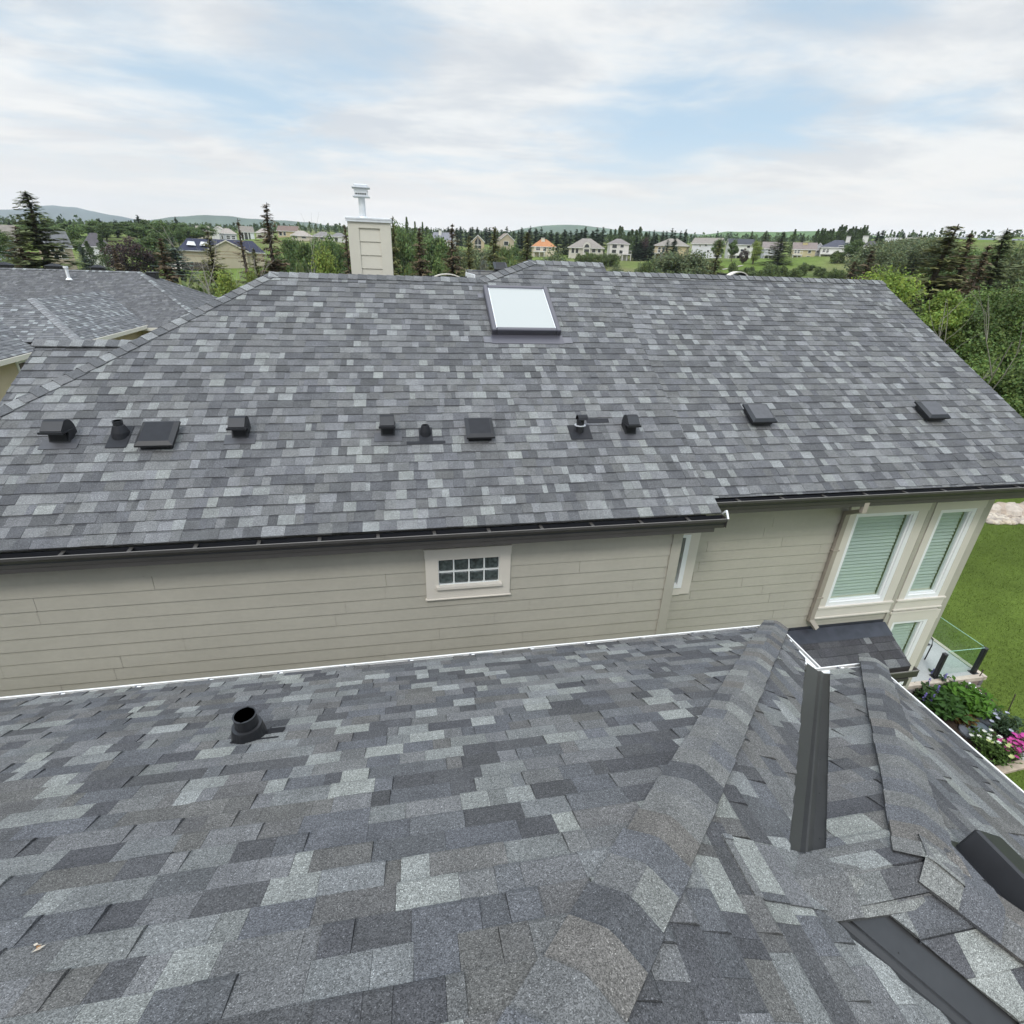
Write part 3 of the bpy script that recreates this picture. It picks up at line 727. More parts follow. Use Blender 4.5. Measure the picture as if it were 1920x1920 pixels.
# walls
YL, YRW = 5.5, 6.0
cornL = PY(1263.3, 994.2, YL).x; cornR = 8.76
def rect_minus(x0, x1, z0, z1, holes):
    rs = [(x0,x1,z0,z1)]
    for (a,b,c,d) in holes:
        nr = []
        for (p,q,r_,s_) in rs:
            if b <= p or a >= q or d <= r_ or c >= s_: nr.append((p,q,r_,s_)); continue
            if a > p: nr.append((p,a,r_,s_))
            if b < q: nr.append((b,q,r_,s_))
            aa, bb = max(p,a), min(q,b)
            if c > r_: nr.append((aa,bb,r_,c))
            if d < s_: nr.append((aa,bb,d,s_))
        rs = nr
    return rs
def clap(mb, x0, x1, zlo, zhi, yw_, e, zref, holes, seed, jl=3.66):
    k = math.floor((zlo-zref)/e)
    while zref+k*e < zhi:
        zb = zref+k*e; zt_ = min(zb+e, zhi); zb2 = max(zb, zlo)
        rg = random.Random(seed*100+k); xs = [x0]; x = x0 + rg.uniform(.6,3.4)
        while x < x1: xs.append(x); x += rg.choice((jl, jl, 2.4, 1.2))
        xs.append(x1)
        for a, b in zip(xs, xs[1:]):
            fc = rg.uniform(.985,1.015); dy = rg.uniform(-.001,.001)
            for (p,q,r_,s_) in rect_minus(a+(.0015 if a > x0 else 0), b-(.0015 if b < x1 else 0), zb2, zt_, holes):
                def yy(z): return yw_ - .012*(1-(z-zb)/e) - .001 + dy
                mb.face([(p,yy(r_),r_),(q,yy(r_),r_),(q,yy(s_),s_),(p,yy(s_),s_)], 0, (fc,)*3)
                if abs(r_-zb) < 1e-6: mb.face([(p,yy(r_),r_),(q,yy(r_),r_),(q,yw_+.004,r_),(p,yw_+.004,r_)], 0, (fc,)*3)
        k += 1
def zy(px, py, y): return PY(px, py, y).z
zrefL = zy(0, 1175.3, YL); zrefR = zy(1463.3, 900+1060/6, YRW)
gb = (PY(821,1048,YL).x, PY(936,1042,YL).x, PY(878,1092,YL).z, PY(878,1045,YL).z)          # glass block opening
mb = MB()
clap(mb, -6.3, cornL, ZG, ZN-.10, YL, .1715, zrefL, [gb], 1)
mb.face([(-6.3,YL+.03,ZG),(cornL,YL+.03,ZG),(cornL,YL+.03,gb[2]),(-6.3,YL+.03,gb[2])]); mb.face([(-6.3,YL+.03,gb[3]),(cornL,YL+.03,gb[3]),(cornL,YL+.03,ZN-.1),(-6.3,YL+.03,ZN-.1)])
mb.face([(cornL+.13,YL,ZG),(cornL+.13,YRW+.1,ZG),(cornL+.13,YRW+.1,ZN-.1),(cornL+.13,YL,ZN-.1)])
mb.face([(-6.3,YL,ZG),(-6.3,12,ZG),(-6.3,12,ZN-.1),(-6.3,YL,ZN-.1)])
wallL = mb.build('wall', MT['siding'], nb)
R2 = YRW
def rx(px, py): return PY(px, py, R2)
w1 = (rx(1603,963).x, rx(1721,956).x, rx(1600,1130).z, rx(1660,959).z)
w2 = (rx(1761.4,954.7).x, rx(1830.3,950.3).x, rx(1721,1119).z, rx(1796,952.5).z)
w3 = (rx(1671,1165).x, rx(1738,1157).x, -7.35, rx(1705,1161).z)
w0 = (rx(1284,1000).x-.55, rx(1296,1000).x-.02, rx(1270,1099).z, rx(1292,1000).z)
pent = (rx(1476,1182).x-1.0, rx(1656,1163).x, rx(1560,1173).z)
zRt = S.xy(0,YRE).z-.10
mb = MB()
clap(mb, cornL, cornR, ZG, zRt, R2, .166, zrefR, [w1, w2, w3, w0], 2)
mb.face([(cornR,R2,ZG),(cornR,15.5,ZG),(cornR,15.5,zRt),(cornR,R2,zRt)])
mb.face([(cornR,R2,zRt),(cornR,2*ridR-R2,zRt),(cornR,ridR,rz-.12)])
mb.face([(-6.3,15.5,ZG),(cornR,15.5,ZG),(cornR,15.5,zRt),(-6.3,15.5,zRt)])
mb.face([(XR-.02,YRE,S.xy(0,YRE).z-.005),(XR-.02,ridR,rz-.005),(XR-.02,ridR,rz-.17),(XR-.02,YRE,S.xy(0,YRE).z-.17)])
mb.face([(XR-.02,YRE+.1,S.xy(0,YRE).z-.12),(XR-.02,ridR,rz-.12),(cornR,ridR,rz-.12),(cornR,YRE+.1,S.xy(0,YRE).z-.12)])
wallR = mb.build('wall', MT['siding'], nb)
mb = MB()
mb.box((cornL,YL-.026,ZG),(cornL+.135,YL+.03,ZN-.1)); mb.build('corner_board', MT['siding'], nb)
mb = MB(); mb.box((cornR-.13,R2-.026,ZG),(cornR+.02,R2+.02,zRt)); mb.build('corner_board', MT['siding'], nb)
# soffits
mb = MB()
mb.box((hipC.x+.1,yN+.02,ZN-.135),(XS-.05,YL+.02,ZN-.12)); mb.box((XS-.04,YRE+.02,zRt-.03),(XR-.03,R2+.02,zRt-.012))
mb.build('soffit', MT['gutter'], nb)
# gutters
def zlip(px, py, z): return PZ(px, py, z).y
def gut(x0, x1, ylip, zl, drop, yback, hangs, endcap):
    mb = MB()
    d = yback-ylip
    prof = [(0,0),(0,-.03),(.022,-.075),(.03,-drop),(d,-drop),(d,.0),(d-.004,.0),(d-.004,-drop+.006),(.034,-drop+.006),(.008,-.03),(.008,-.006),(.016,-.006),(.016,.0)]
    n = len(prof); A_ = [Vector((x0, ylip+p[0], zl+p[1])) for p in prof]; B_ = [Vector((x1, ylip+p[0], zl+p[1])) for p in prof]
    for k in range(n):
        j = (k+1) % n
        mi = 1 if k in (n-1, n-2) else (2 if 5 <= k <= 9 else 0)
        mb.face([A_[k], A_[j], B_[j], B_[k]], mi)
    mb.face(A_[:6]); mb.face(B_[:6])
    gch = mb.build('gutter', [MT['gutter'], MT['gutlip'], MT['gutin']], nb)
    x = x0 + hangs*.55
    while x < x1-.05:
        mb = MB()
        q = [(x-.018, ylip+.012), (x+.018, ylip+.012), (x+.010, yback-.004), (x-.026, yback-.004)]
        mb.face([(p[0], p[1], zl-.004) for p in q], 0); mb.face([(p[0], p[1], zl-.012) for p in q], 0)
        for a_, b_ in zip(q, q[1:]+q[:1]): mb.face([(*a_, zl-.004), (*b_, zl-.004), (*b_, zl-.012), (*a_, zl-.012)])
        mb.build('hanger', MT['hangerm'], gch)
        x += hangs
    return gch
zl = ZN-.03; yl = PZ(678, 1011.5, zl).y
gl = gut(hipC.x+.2, 3.70, yl, zl, .13, yN+.03, .61, True)
zl2 = S.xy(0,YRE).z-.03; yl2 = PZ(1631, 928.6, zl2).y
gr = gut(XS+.012, XR-.02, yl2, zl2, .125, YRE+.03, .62, True)
mb = MB()                                             # fascia board under each gutter
mb.box((hipC.x+.2, yl+.035, zl-.185),(3.58, yN+.05, zl-.134)); mb.box((XS+.05, yl2+.035, zl2-.18),(XR-.03, YRE+.05, zl2-.129))
mb.build('fascia', MT['gutter'], nb)
mb = MB()                                             # pale end cap on the left gutter
ex = 3.705
for q in ([(0,.01),(0,-.02),(.022,-.02),(.1,-.005),(.14,.035),(.12,.045)],):
    mb.extrude([(a_, b_) for a_, b_ in [(0,.0),(.012,.0),(.075,.06),(.135,.0),(.148,.008),(.08,.082),(.065,.082)]], Vector((ex, yl, zl)), Vector((ex+.02, yl, zl)), (Y, Z))
mb.box((ex-.002,yl,zl-.12),(ex+.004,yl+.14,zl),1)
mb.build('end_cap', [MT['white'], MT['gutter']], gl)

# windows
def frame(mb, x0, x1, z0, z1, y0, y1, wl, wr, wb, wt, mi=0):
    mb.box((x0,y0,z0),(x0+wl,y1,z1),mi); mb.box((x1-wr,y0,z0),(x1,y1,z1),mi)
    mb.box((x0+wl,y0+.001,z0),(x1-wr,y1,z0+wb),mi); mb.box((x0+wl,y0+.001,z1-wt),(x1-wr,y1,z1),mi)
def window(r, tl, tr_, tt, tb, y, blind=True):
    x0, x1, z0, z1 = r
    mb = MB()                                         # painted trim boards, proud of the siding
    mb.box((x0-tl,y-.036,z0),(x0+.002,y+.02,z1)); mb.box((x1-.002,y-.036,z0),(x1+tr_,y+.02,z1))
    mb.box((x0-tl-.01,y-.04,z1),(x1+tr_+.01,y+.02,z1+tt))
    mb.box((x0-tl-.015,y-.042,z0-tb),(x1+tr_+.015,y+.02,z0-.03)); mb.box((x0-tl-.02,y-.062,z0-.03),(x1+tr_+.02,y+.02,z0-.0))
    mb.box((x0-tl-.02,y-.056,z0-tb-.025),(x1+tr_+.02,y+.01,z0-tb))
    wch = mb.build('window', MT['trim'], nb)
    mb = MB()
    frame(mb, x0, x1, z0, z1, y-.03, y+.06, .055, .075, .07, .05)
    frame(mb, x0+.055, x1-.075, z0+.07, z1-.05, y-.012, y+.05, .018, .03, .03, .018)
    mb.build('frame', MT['white'], wch)
    mb = MB(); gx0, gx1, gz0, gz1 = x0+.07, x1-.10, z0+.095, z1-.065
    mb.box((gx0,y+.012,gz0),(gx1,y+.018,gz1)); mb.build('pane', MT['glass'], wch)
    mb = MB(); n = int((gz1-gz0)/.060); rg = random.Random(int(x0*100))
    for i in range(n):
        z = gz0+.02+i*.060
        tl_ = rg.uniform(-.004,.004)
        mb.face([(gx0-.005,y+.055+tl_,z),(gx1-.02,y+.055+tl_,z),(gx1-.02,y+.085,z+.060),(gx0-.005,y+.085,z+.060)])
        mb.face([(gx0-.005,y+.055+tl_,z),(gx1-.02,y+.055+tl_,z),(gx1-.02,y+.062+tl_,z-.012),(gx0-.005,y+.062+tl_,z-.012)])
    mb.box((gx0,y+.045,gz0-.01),(gx1-.03,y+.085,gz0+.03),1)
    mb.build('blind', [MT['blind'], MT['trim']], wch)
    mb = MB(); mb.box((x0+.01,y+.15,z0+.01),(x1-.01,y+.16,z1-.01)); mb.build('dark_room', MT['dark'], wch)
    return wch
window(w1, .115, .16, .13, .20, R2)
window(w2, .12, .12, .13, .19, R2)
window(w3, .085, .16, .18, .1, R2)
mb = MB(); mb.box((w2[0]-.16,R2-.05,w3[3]+.18),(w2[1]+.10,R2+.01,w3[3]+.215)); mb.build('band_board', MT['trim'], nb)
mb = MB(); mb.box((w1[1]+.175,R2-.03,pent[2]-.05),(w1[1]+.255,R2+.01,zRt)); mb.build('board', MT['siding'], nb)
# partly hidden narrow window by the corner
x0, x1, z0, z1 = w0
mb = MB(); mb.box((x1,R2-.036,z0-.12),(x1+.15,R2+.02,z1+.04)); mb.box((x0-.1,R2-.037,z1),(x1,R2+.02,z1+.1)); mb.box((x0-.1,R2-.037,z0-.13),(x1,R2+.02,z0))
wc = mb.build('window', MT['trim'], nb)
mb = MB(); frame(mb, x0, x1, z0, z1, R2-.05, R2+.05, .05, .07, .06, .04); mb.build('frame', MT['white'], wc)
mb = MB(); mb.box((x0+.05,R2+.0,z0+.06),(x1-.07,R2+.02,z1-.04)); mb.build('pane', MT['glass'], wc)
mb = MB(); mb.box((x0+.02,R2+.08,z0+.02),(x1-.02,R2+.09,z1-.02)); mb.build('dark_room', MT['dark'], wc)
# glass block window
x0, x1, z0, z1 = gb
tx0, tx1 = PY(797,1075,YL).x, PY(957,1065,YL).x; tz0, tz1 = PY(876,1116,YL).z, PY(876,1025,YL).z
mb = MB()
mb.box((tx0,YL-.036,tz1-.115),(tx1,YL+.02,tz1)); mb.box((tx0+.006,YL-.034,tz0),(x0,YL+.02,tz1-.115)); mb.box((x1,YL-.034,tz0),(tx1-.006,YL+.02,tz1-.115))
mb.box((x0,YL-.033,tz0),(x1,YL+.02,z0-.03)); mb.box((x0-.03,YL-.075,z0-.035),(x1+.03,YL+.05,z0+.0)); mb.box((x0,YL-.033,z1),(x1,YL+.02,tz1-.115))
mb.box((tx0-.008,YL-.045,tz0-.012),(tx1+.008,YL+.01,tz0)); mb.box((tx0-.008,YL-.05,tz1),(tx1+.008,YL+.01,tz1+.012))
gw = mb.build('window', MT['trim'], nb)
mb = MB(); bw = (x1-x0)/4; bh = (z1-z0)/2
for i in range(4):
    for j in range(2): mb.bbox((x0+i*bw+.008,YL-.012,z0+j*bh+.008),(x0+(i+1)*bw-.008,YL+.06,z0+(j+1)*bh-.008), .018)
mb.build('glass_block', MT['block'], gw)
mb = MB()
for i in range(5): mb.box((x0+i*bw-.008,YL-.016,z0),(x0+i*bw+.008,YL+.05,z1))
for j in range(3): mb.box((x0,YL-.0145,z0+j*bh-.007),(x1,YL+.05,z0+j*bh+.007))
mb.build('frame', MT['blockedge'], gw)
# downspout
mb = MB()
def sq(p, q, w=.075, d=.055):
    p, q = Vector(p), Vector(q); ax = (q-p).normalized()
    e1 = X if abs(ax.x) < .8 else Y
    e2 = ax.cross(e1).normalized(); e1 = e2.cross(ax).normalized()
    mb.extrude([(-w/2,-d/2),(w/2,-d/2),(w/2,d/2),(-w/2,d/2)], p, q, (e1, e2))
ot = PY(1622, 947, yl2+.06); xd = PY(1582, 985, R2-.06).x; xdb = PY(1519, 1165, R2-.06)
zt1 = zl2-.12
a0 = Vector((ot.x, yl2+.06, zt1)); a1 = a0 - Z*.14; a2 = Vector((xd, R2-.05, PY(1583, 962, R2-.05).z)); a3 = Vector((xd, R2-.05, a2.z-.13)); a4 = Vector((xdb.x, R2-.05, xdb.z)); a5 = a4 + Vector((.09,-.08,-.10))
for p, q in ((a0,a1+Z*-.02),(a1,a2),(a2+Z*.02,a4),(a4+Z*.03,a5)): sq(p, q)
mb.box((xd-.055,R2-.085,a3.z-.5),(xd+.055,R2-.02,a3.z-.48)); mb.box((xd-.055,R2-.085,a4.z+.45),(xd+.055,R2-.02,a4.z+.47))
mb.build('downspout', MT['dspout'], nb)
# pent roof below the window
P0 = Vector((0, R2, pent[2])); pS = None
pz = pent[2]
pe = None
Sp = Slope((0, R2-.95, pz-.95*.5), X, .5, -Y)
pr = Sp.px(1697, 1250); ye = pr.y
Sp = Slope((0, ye, Sp.xy(0, ye).z), X, .5, -Y)
xr_ = pent[1]; xl_ = pent[0]
mb = MB(); shingles(mb, Sp, [up(Sp, [(xl_, ye),(xr_, ye),(xr_, R2-.16),(xl_, R2-.16)])], 91, pal=PALD, praise=.6, wmin=.1, wmax=.24, band=False)
pent_r = mb.build('pent_roof', MT['shingle'], nb)
mb = MB(); zq = Sp.xy(0, R2-.2).z
mb.face([Sp.xy(xl_, R2-.24)+Sp.N*.012, Sp.xy(xr_+.01, R2-.24)+Sp.N*.012, Sp.xy(xr_+.01, R2-.02)+Sp.N*.012, Sp.xy(xl_, R2-.02)+Sp.N*.012])
mb.face([(xl_,R2-.016,pz-.02),(xr_+.01,R2-.016,pz-.02),(xr_+.01,R2-.016,pz+.05),(xl_,R2-.016,pz+.05)])
mb.build('flashing', mat('membrane_flashing', (.035,.037,.048), .4, noise=[(7,.25,4)]), pent_r)
mb = MB(); zpe = Sp.xy(0,ye).z
mb.box((xl_,ye-.10,zpe-.14),(xr_+.06,ye-.088,zpe-.02)); mb.box((xl_,ye-.10,zpe-.14),(xr_+.06,ye-.0,zpe-.13)); mb.box((xl_,ye-.0,zpe-.2),(xr_-.01,ye+.02,zpe-.01))
mb.box((xl_,ye-.102,zpe-.026),(xr_+.06,ye-.08,zpe-.014),1); mb.box((xr_+.055,ye-.1,zpe-.14),(xr_+.062,ye,zpe-.01),1)
mb.box((xr_-.35,ye-.11,zpe-.30),(xr_-.09,ye-.02,zpe-.15)); mb.box((xr_-.25,ye-.115,zpe-.26),(xr_-.17,ye-.108,zpe-.20),2)
mb.build('gutter', [MT['gutter'], MT['gutlip'], MT['white']], pent_r)
mb = MB(); mb.box((xl_,ye+.1,ZG),(xr_-.1,R2-.02,zpe-.05)); mb.face([(xr_-.02,ye+.02,zpe-.1),(xr_-.02,R2,zpe-.1),(xr_-.02,R2,pz-.02),(xr_-.02,ye+.02,zpe-.02)])
mb.build('bay_wall', MT['siding'], nb)

# skylight
u0, v0 = S.pxuv(921, 627); u1, v1 = S.pxuv(1049, 628); _, v2 = S.pxuv(907, 546.5)
Mx = smat(S, 0, 0, .02); vb = (v0+v1)/2-.06
mb = MB()
for lo, hi in (((u0,vb,0),(u0+.075,v2,.105)),((u1-.075,vb,0),(u1,v2,.105)),((u0+.075,vb,0),(u1-.075,vb+.075,.107)),((u0+.075,v2-.075,0),(u1-.075,v2,.107))):
    mb.bbox(lo, hi, .012, mat=Mx)
skl = mb.build('skylight', MT['skyframe'], nb)
mb = MB(); mb.box((u0+.07,vb+.07,.06),(u1-.07,v2-.07,.085), mat=Mx); mb.build('pane', MT['skypane'], skl)
mb = MB(); mb.box((u0+.068,vb+.068,.085),(u0+.088,v2-.068,.092), mat=Mx); mb.box((u1-.088,vb+.068,.085),(u1-.068,v2-.068,.092), mat=Mx)
mb.box((u0+.088,vb+.068,.085),(u1-.088,vb+.084,.0915), mat=Mx); mb.box((u0+.088,v2-.084,.085),(u1-.088,v2-.068,.0915), mat=Mx); mb.build('seal', MT['galv'], skl)
mb = MB(); mb.box((u0-.02,vb-.22,.009),(u1+.02,vb,.014), mat=Mx); mb.build('flashing', MT['skyframe'], skl)
for lo, hi in (((u0-.14,vb-.20,.0105),(u0-.02,vb-.05,.0155)),((u1+.02,vb-.20,.0105),(u1+.16,vb-.05,.0155)),((u0-.10,v2-.25,.009),(u0-.001,v2-.12,.014)),((u1+.001,v2-.32,.009),(u1+.1,v2-.2,.014))):
    mb = MB(); mb.box(lo, hi, mat=Mx); mb.build('flashing', MT['flash'], skl)

# roof vents
def base_plate(mb, Mx, w, dn, upw, mi=1, h=.010):
    mb.bbox((-w,-dn,h),(w,upw,h+.006), .002, mi, mat=Mx)
def box_vent(S_, px, py, w=.38, name='box_vent', h=.13, top='greyp'):
    u, v = S_.pxuv(px, py); Mx = smat(S_, u, v, .02)
    mb = MB(); mb.bbox((-w/2+.03,-w/2+.03,.0),(w/2-.03,w/2-.03,h-.03), .01, mat=Mx)
    i = len(mb.v)                                     # bevelled lid
    a, b = w/2, w/2-.045
    p = [(-a,-a,h-.055),(a,-a,h-.055),(a,a,h-.055),(-a,a,h-.055),(-a,-a,h-.03),(a,-a,h-.03),(a,a,h-.03),(-a,a,h-.03),(-b,-b,h),(b,-b,h),(b,b,h),(-b,b,h)]
    mb.v += [tuple(Mx @ Vector(q)) for q in p]
    for f_ in ((0,3,2,1),(0,1,5,4),(1,2,6,5),(2,3,7,6),(3,0,4,7),(4,5,9,8),(5,6,10,9),(6,7,11,10),(7,4,8,11)):
        mb.f.append(tuple(i+k for k in f_)); mb.m.append(0); mb.c.append((1,1,1))
    mb.f.append((i+8,i+9,i+10,i+11)); mb.m.append(1); mb.c.append((1,1,1))
    o = mb.build(name, [MT['blackp'], MT[top]], nb)
    return o
def hood_vent(px, py, w=.2, turn=0.0):
    u, v = S.pxuv(px, py); c = S.pt(u, v, .02)
    R = Matrix.Rotation(turn, 4, 'Z'); Mx = Matrix.Translation(c) @ R
    mb = MB(); n = 10; prof = []
    # side profile in (y back, z): throat, rounded hood curving over to the open front
    for k in range(n+1):
        a = math.pi*(.0+.62*k/n); prof.append((.12*math.cos(a)+.02, .12+.135*math.sin(a)))
    hood = [(.15,.0)] + prof + [(-.115,.16), (-.115,.13), (.0,.12), (-.03,.0)]
    A_ = [Mx @ Vector((-w/2, y, z)) for y, z in hood]; B_ = [Mx @ Vector((w/2, y, z)) for y, z in hood]
    for k in range(len(hood)): 
        j = (k+1) % len(hood); mb.face([A_[k], A_[j], B_[j], B_[k]], 1 if 1 <= k <= n else 0)
    mb.face(A_); mb.face(B_[::-1])
    mb.box((-w/2-.015,-.135,.125),(w/2+.015,-.105,.15), 0, mat=Mx)
    mb.box((-w/2-.012,-.12,.125),(-w/2+.0,.1,.14), 0, mat=Mx); mb.box((w/2,-.12,.125),(w/2+.012,.1,.14), 0, mat=Mx)
    mb.box((-w/2+.02,-.034,.02),(w/2-.02,-.02,.12), 2, mat=Mx)
    o = mb.build('hood_vent', [MT['blackp'], MT['greyp'], MT['dark']], nb)
    mb = MB(); base_plate(mb, smat(S, u, v, .02), w/2+.085, .125, .03, 0); mb.build('flashing', MT['ventlid'], o)
    return o
def pipe_vent(px, py, r=.055, h=.26, boot=True, dark=True, wing=0):
    u, v = S.pxuv(px, py); c = S.pt(u, v, .02); mb = MB()
    mb.tube([c-Z*.08, c+Z*h, c+Z*(h+.004), c+Z*(h+.004), c+Z*.1], [r, r, r*1.03, r*.86, r*.86], 20, 0, cap=False)
    mb.tube([c+Z*(h-.05), c+Z*(h-.046)], r*.87, 16, 2)
    o = mb.build('pipe_vent', [MT['blackp'], MT['greyp'], MT['dark']], nb)
    mb = MB(); mb.tube([c-Z*.06, c+Z*.04, c+Z*.115, c+Z*.12], [r*2.0, r*1.75, r*1.2, r*1.02], 20, 0, cap=False)
    Mx = smat(S, u, v, .02); base_plate(mb, Mx, r*2.1, r*4.2, r*2.6, 0)
    if wing: mb.bbox((-wing,-r*4.6,.008),(wing,-r*3.4,.0145), .002, 0, mat=Mx)
    mb.build('boot', MT['greyp'], o)
    return o
hood_vent(117, 831, .215, -.05); pipe_vent(229, 818, .052, .17); box_vent(S, 303, 826, .40)
hood_vent(453, 822, .18); hood_vent(728, 818, .17); pipe_vent(798, 816, .040, .10, wing=.24); box_vent(S, 898, 814, .36)
hood_vent(1180, 815, .155)
box_vent(S, 1418, 785, .38, h=.125, top='ventlid'); box_vent(S, 1739, 778, .38, h=.125, top='ventlid')
# leaning gooseneck pipe with a capped top
u, v = S.pxuv(1086, 812); c = S.pt(u, v, .02); mb = MB()
mb.tube([c-Z*.05, c+Z*.17], .052, 18, 0); mb.tube([c+Z*.09+X*.0, c+Z*.10], .075, 18, 2)
Mg = Matrix.Translation(c+Z*.16)
for k in range(6):
    a0_, a1_ = math.pi*.9*k/6, math.pi*.9*(k+1)/6
    p = [(-.055,.07*math.cos(a0_)-.02,.08*math.sin(a0_)),(.075,.07*math.cos(a0_)-.02,.08*math.sin(a0_)),(.075,.07*math.cos(a1_)-.02,.08*math.sin(a1_)),(-.055,.07*math.cos(a1_)-.02,.08*math.sin(a1_))]
    mb.face([Mg @ Vector(q) for q in p], 1); mb.face([Mg @ (Vector(q)*.9) for q in p], 0)
gn = mb.build('gooseneck_vent', [MT['blackp'], MT['greyp'], MT['galv']], nb)
mb = MB(); Mx = smat(S, u, v, .02); base_plate(mb, Mx, .15, .15, .12, 0); mb.bbox((.14,.16,.008),(.46,.24,.013), .002, 0, mat=Mx); mb.build('flashing', MT['greyp'], gn)

# chimney with its metal flue
YC = 10.28
xl, xr = PY(660.5,510,YC).x, PY(736.3,510,YC).x; zb = -.9; ztp = PY(693, 413, YC).z
mb = MB(); dp = .62
mb.box((xl,YC,zb),(xr,YC+dp,ztp))
px0, px1 = PY(676,470,YC).x, PY(715,470,YC).x; pz1 = PY(694, 428, YC).z
for (a,b,c_,d) in rect_minus(xl-.008, xr+.008, zb, ztp-.004, [(px0,px1,zb-1,pz1)]): mb.box((a,YC-.03,c_),(b,YC,d))
chm = mb.build('chimney', MT['chim'], nb)
mb = MB(); hgt = (pz1-zb)/6.3; zc = pz1
while zc > zb:
    mb.face([(px0,YC-.018,zc-hgt+.006),(px1,YC-.018,zc-hgt+.006),(px1,YC-.006,zc),(px0,YC-.006,zc)])
    mb.face([(px0,YC-.018,zc-hgt+.006),(px1,YC-.018,zc-hgt+.006),(px1,YC,zc-hgt+.006),(px0,YC,zc-hgt+.006)])
    zc -= hgt
mb.build('panel', MT['chim'], chm)
mb = MB(); mb.bbox((xl-.035,YC-.06,ztp),(xr+.035,YC+dp+.03,ztp+.035), .006); mb.box((xl-.03,YC-.055,ztp-.03),(xr+.03,YC-.05,ztp)); mb.build('cap_flashing', MT['galv'], chm)
fx = PY(680, 400, YC+.3).x; yf = YC+.3; fz1 = PY(680, 343, yf).z; fz0 = ztp+.03
mb = MB()
mb.tube([(fx,yf,fz0-.01),(fx,yf,fz0+.03),(fx,yf,fz0+.04)], [.10,.085,.062], 20)
mb.tube([(fx,yf,fz0),(fx,yf,fz1-.19)], .055, 20)
fl = mb.build('flue_pipe', MT['galv'], chm)
mb = MB(); hz = fz1-.21
mb.bbox((fx-.135,yf-.12,hz),(fx+.135,yf+.12,hz+.018), .004); mb.bbox((fx-.105,yf-.095,hz+.018),(fx+.105,yf+.095,hz+.13), .008)
for i in range(5): mb.box((fx-.085+i*.036,yf-.098,hz+.035),(fx-.060+i*.036,yf-.0951,hz+.055),1)
mb.bbox((fx-.11,yf-.10,hz+.085),(fx+.11,yf+.10,hz+.10), .003)
mb.bbox((fx-.145,yf-.13,hz+.13),(fx+.145,yf+.13,hz+.15), .004); mb.bbox((fx-.11,yf-.1,hz+.15),(fx+.11,yf+.1,hz+.185), .01)
tag(mb.build('flue_cap', [MT['galv'], MT['dark']], chm))
# rounded hoods behind the ridge
for (px, py, w, yy, asym) in ((839, 513, .82, 11.3, 0), (1388, 509, .70, 11.2, .12)):
    c = PY(px, py, yy); mb = MB(); n = 16
    for (ro, ri_, y0_, y1_, mi) in ((w/2, w/2-.03, 0, .16, 0), (w/2-.09, w/2-.12, .06, .3, 1)):
        for k in range(n):
            a0_, a1_ = math.pi*k/n, math.pi*(k+1)/n
            def q(a_, r_, y_): return c + Vector((r_*math.cos(a_), y_+asym*math.cos(a_), r_*.62*math.sin(a_)-w*.31))
            mb.face([q(a0_,ro,y0_), q(a1_,ro,y0_), q(a1_,ri_,y0_), q(a0_,ri_,y0_)], mi)
            mb.face([q(a0_,ro,y0_), q(a1_,ro,y0_), q(a1_,ro,y1_), q(a0_,ro,y1_)], mi); mb.face([q(a0_,ri_,y0_), q(a1_,ri_,y0_), q(a1_,ri_,y1_), q(a0_,ri_,y1_)], 1)
    mb.face([c+Vector((-w/2,.3,-w*.31)), c+Vector((w/2,.3,-w*.31)), c+Vector((w/2,.3,-.05)), c+Vector((-w/2,.3,-.05))], 1)
    mb.face([c+Vector((-w/2,.0,-w*.31)), c+Vector((w/2,.0,-w*.31)), c+Vector((w/2,.5,-w*.31)), c+Vector((-w/2,.5,-w*.31))], 1)
    mb.box((c.x-w*.3,c.y+.02,c.z-w*.31-.9),(c.x+w*.3,c.y+.45,c.z-w*.31),2)
    mb.build('arched_hood', [MT['trim'], MT['blackp'], MT['greyp']], nb)
# wing behind, with its own box vent
yb = 12.6
b0, b1 = PY(876, 506, yb), PY(948, 509, yb)
Sb = Slope((0, yb-2.2, b0.z-2.2*T2), X, T2, -Y)
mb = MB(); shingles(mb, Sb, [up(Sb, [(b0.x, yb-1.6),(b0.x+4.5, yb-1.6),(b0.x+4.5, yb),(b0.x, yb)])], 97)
br = mb.build('roof', MT['shingle_far'], nb)
mb = MB(); mb.box((b0.x-.04,yb-1.6,-1.2),(b0.x-.012,yb,b0.z-.05)); 
for i in range(1): mb.face([Sb.xy(b0.x-.03,yb-1.6)+Z*.03, Sb.xy(b0.x-.03,yb)+Z*.03, Sb.xy(b0.x-.03,yb)-Z*.12, Sb.xy(b0.x-.03,yb-1.6)-Z*.12])
mb.build('rake_board', MT['white'], br)
box_vent(Sb, 937, 511, .30, h=.16)

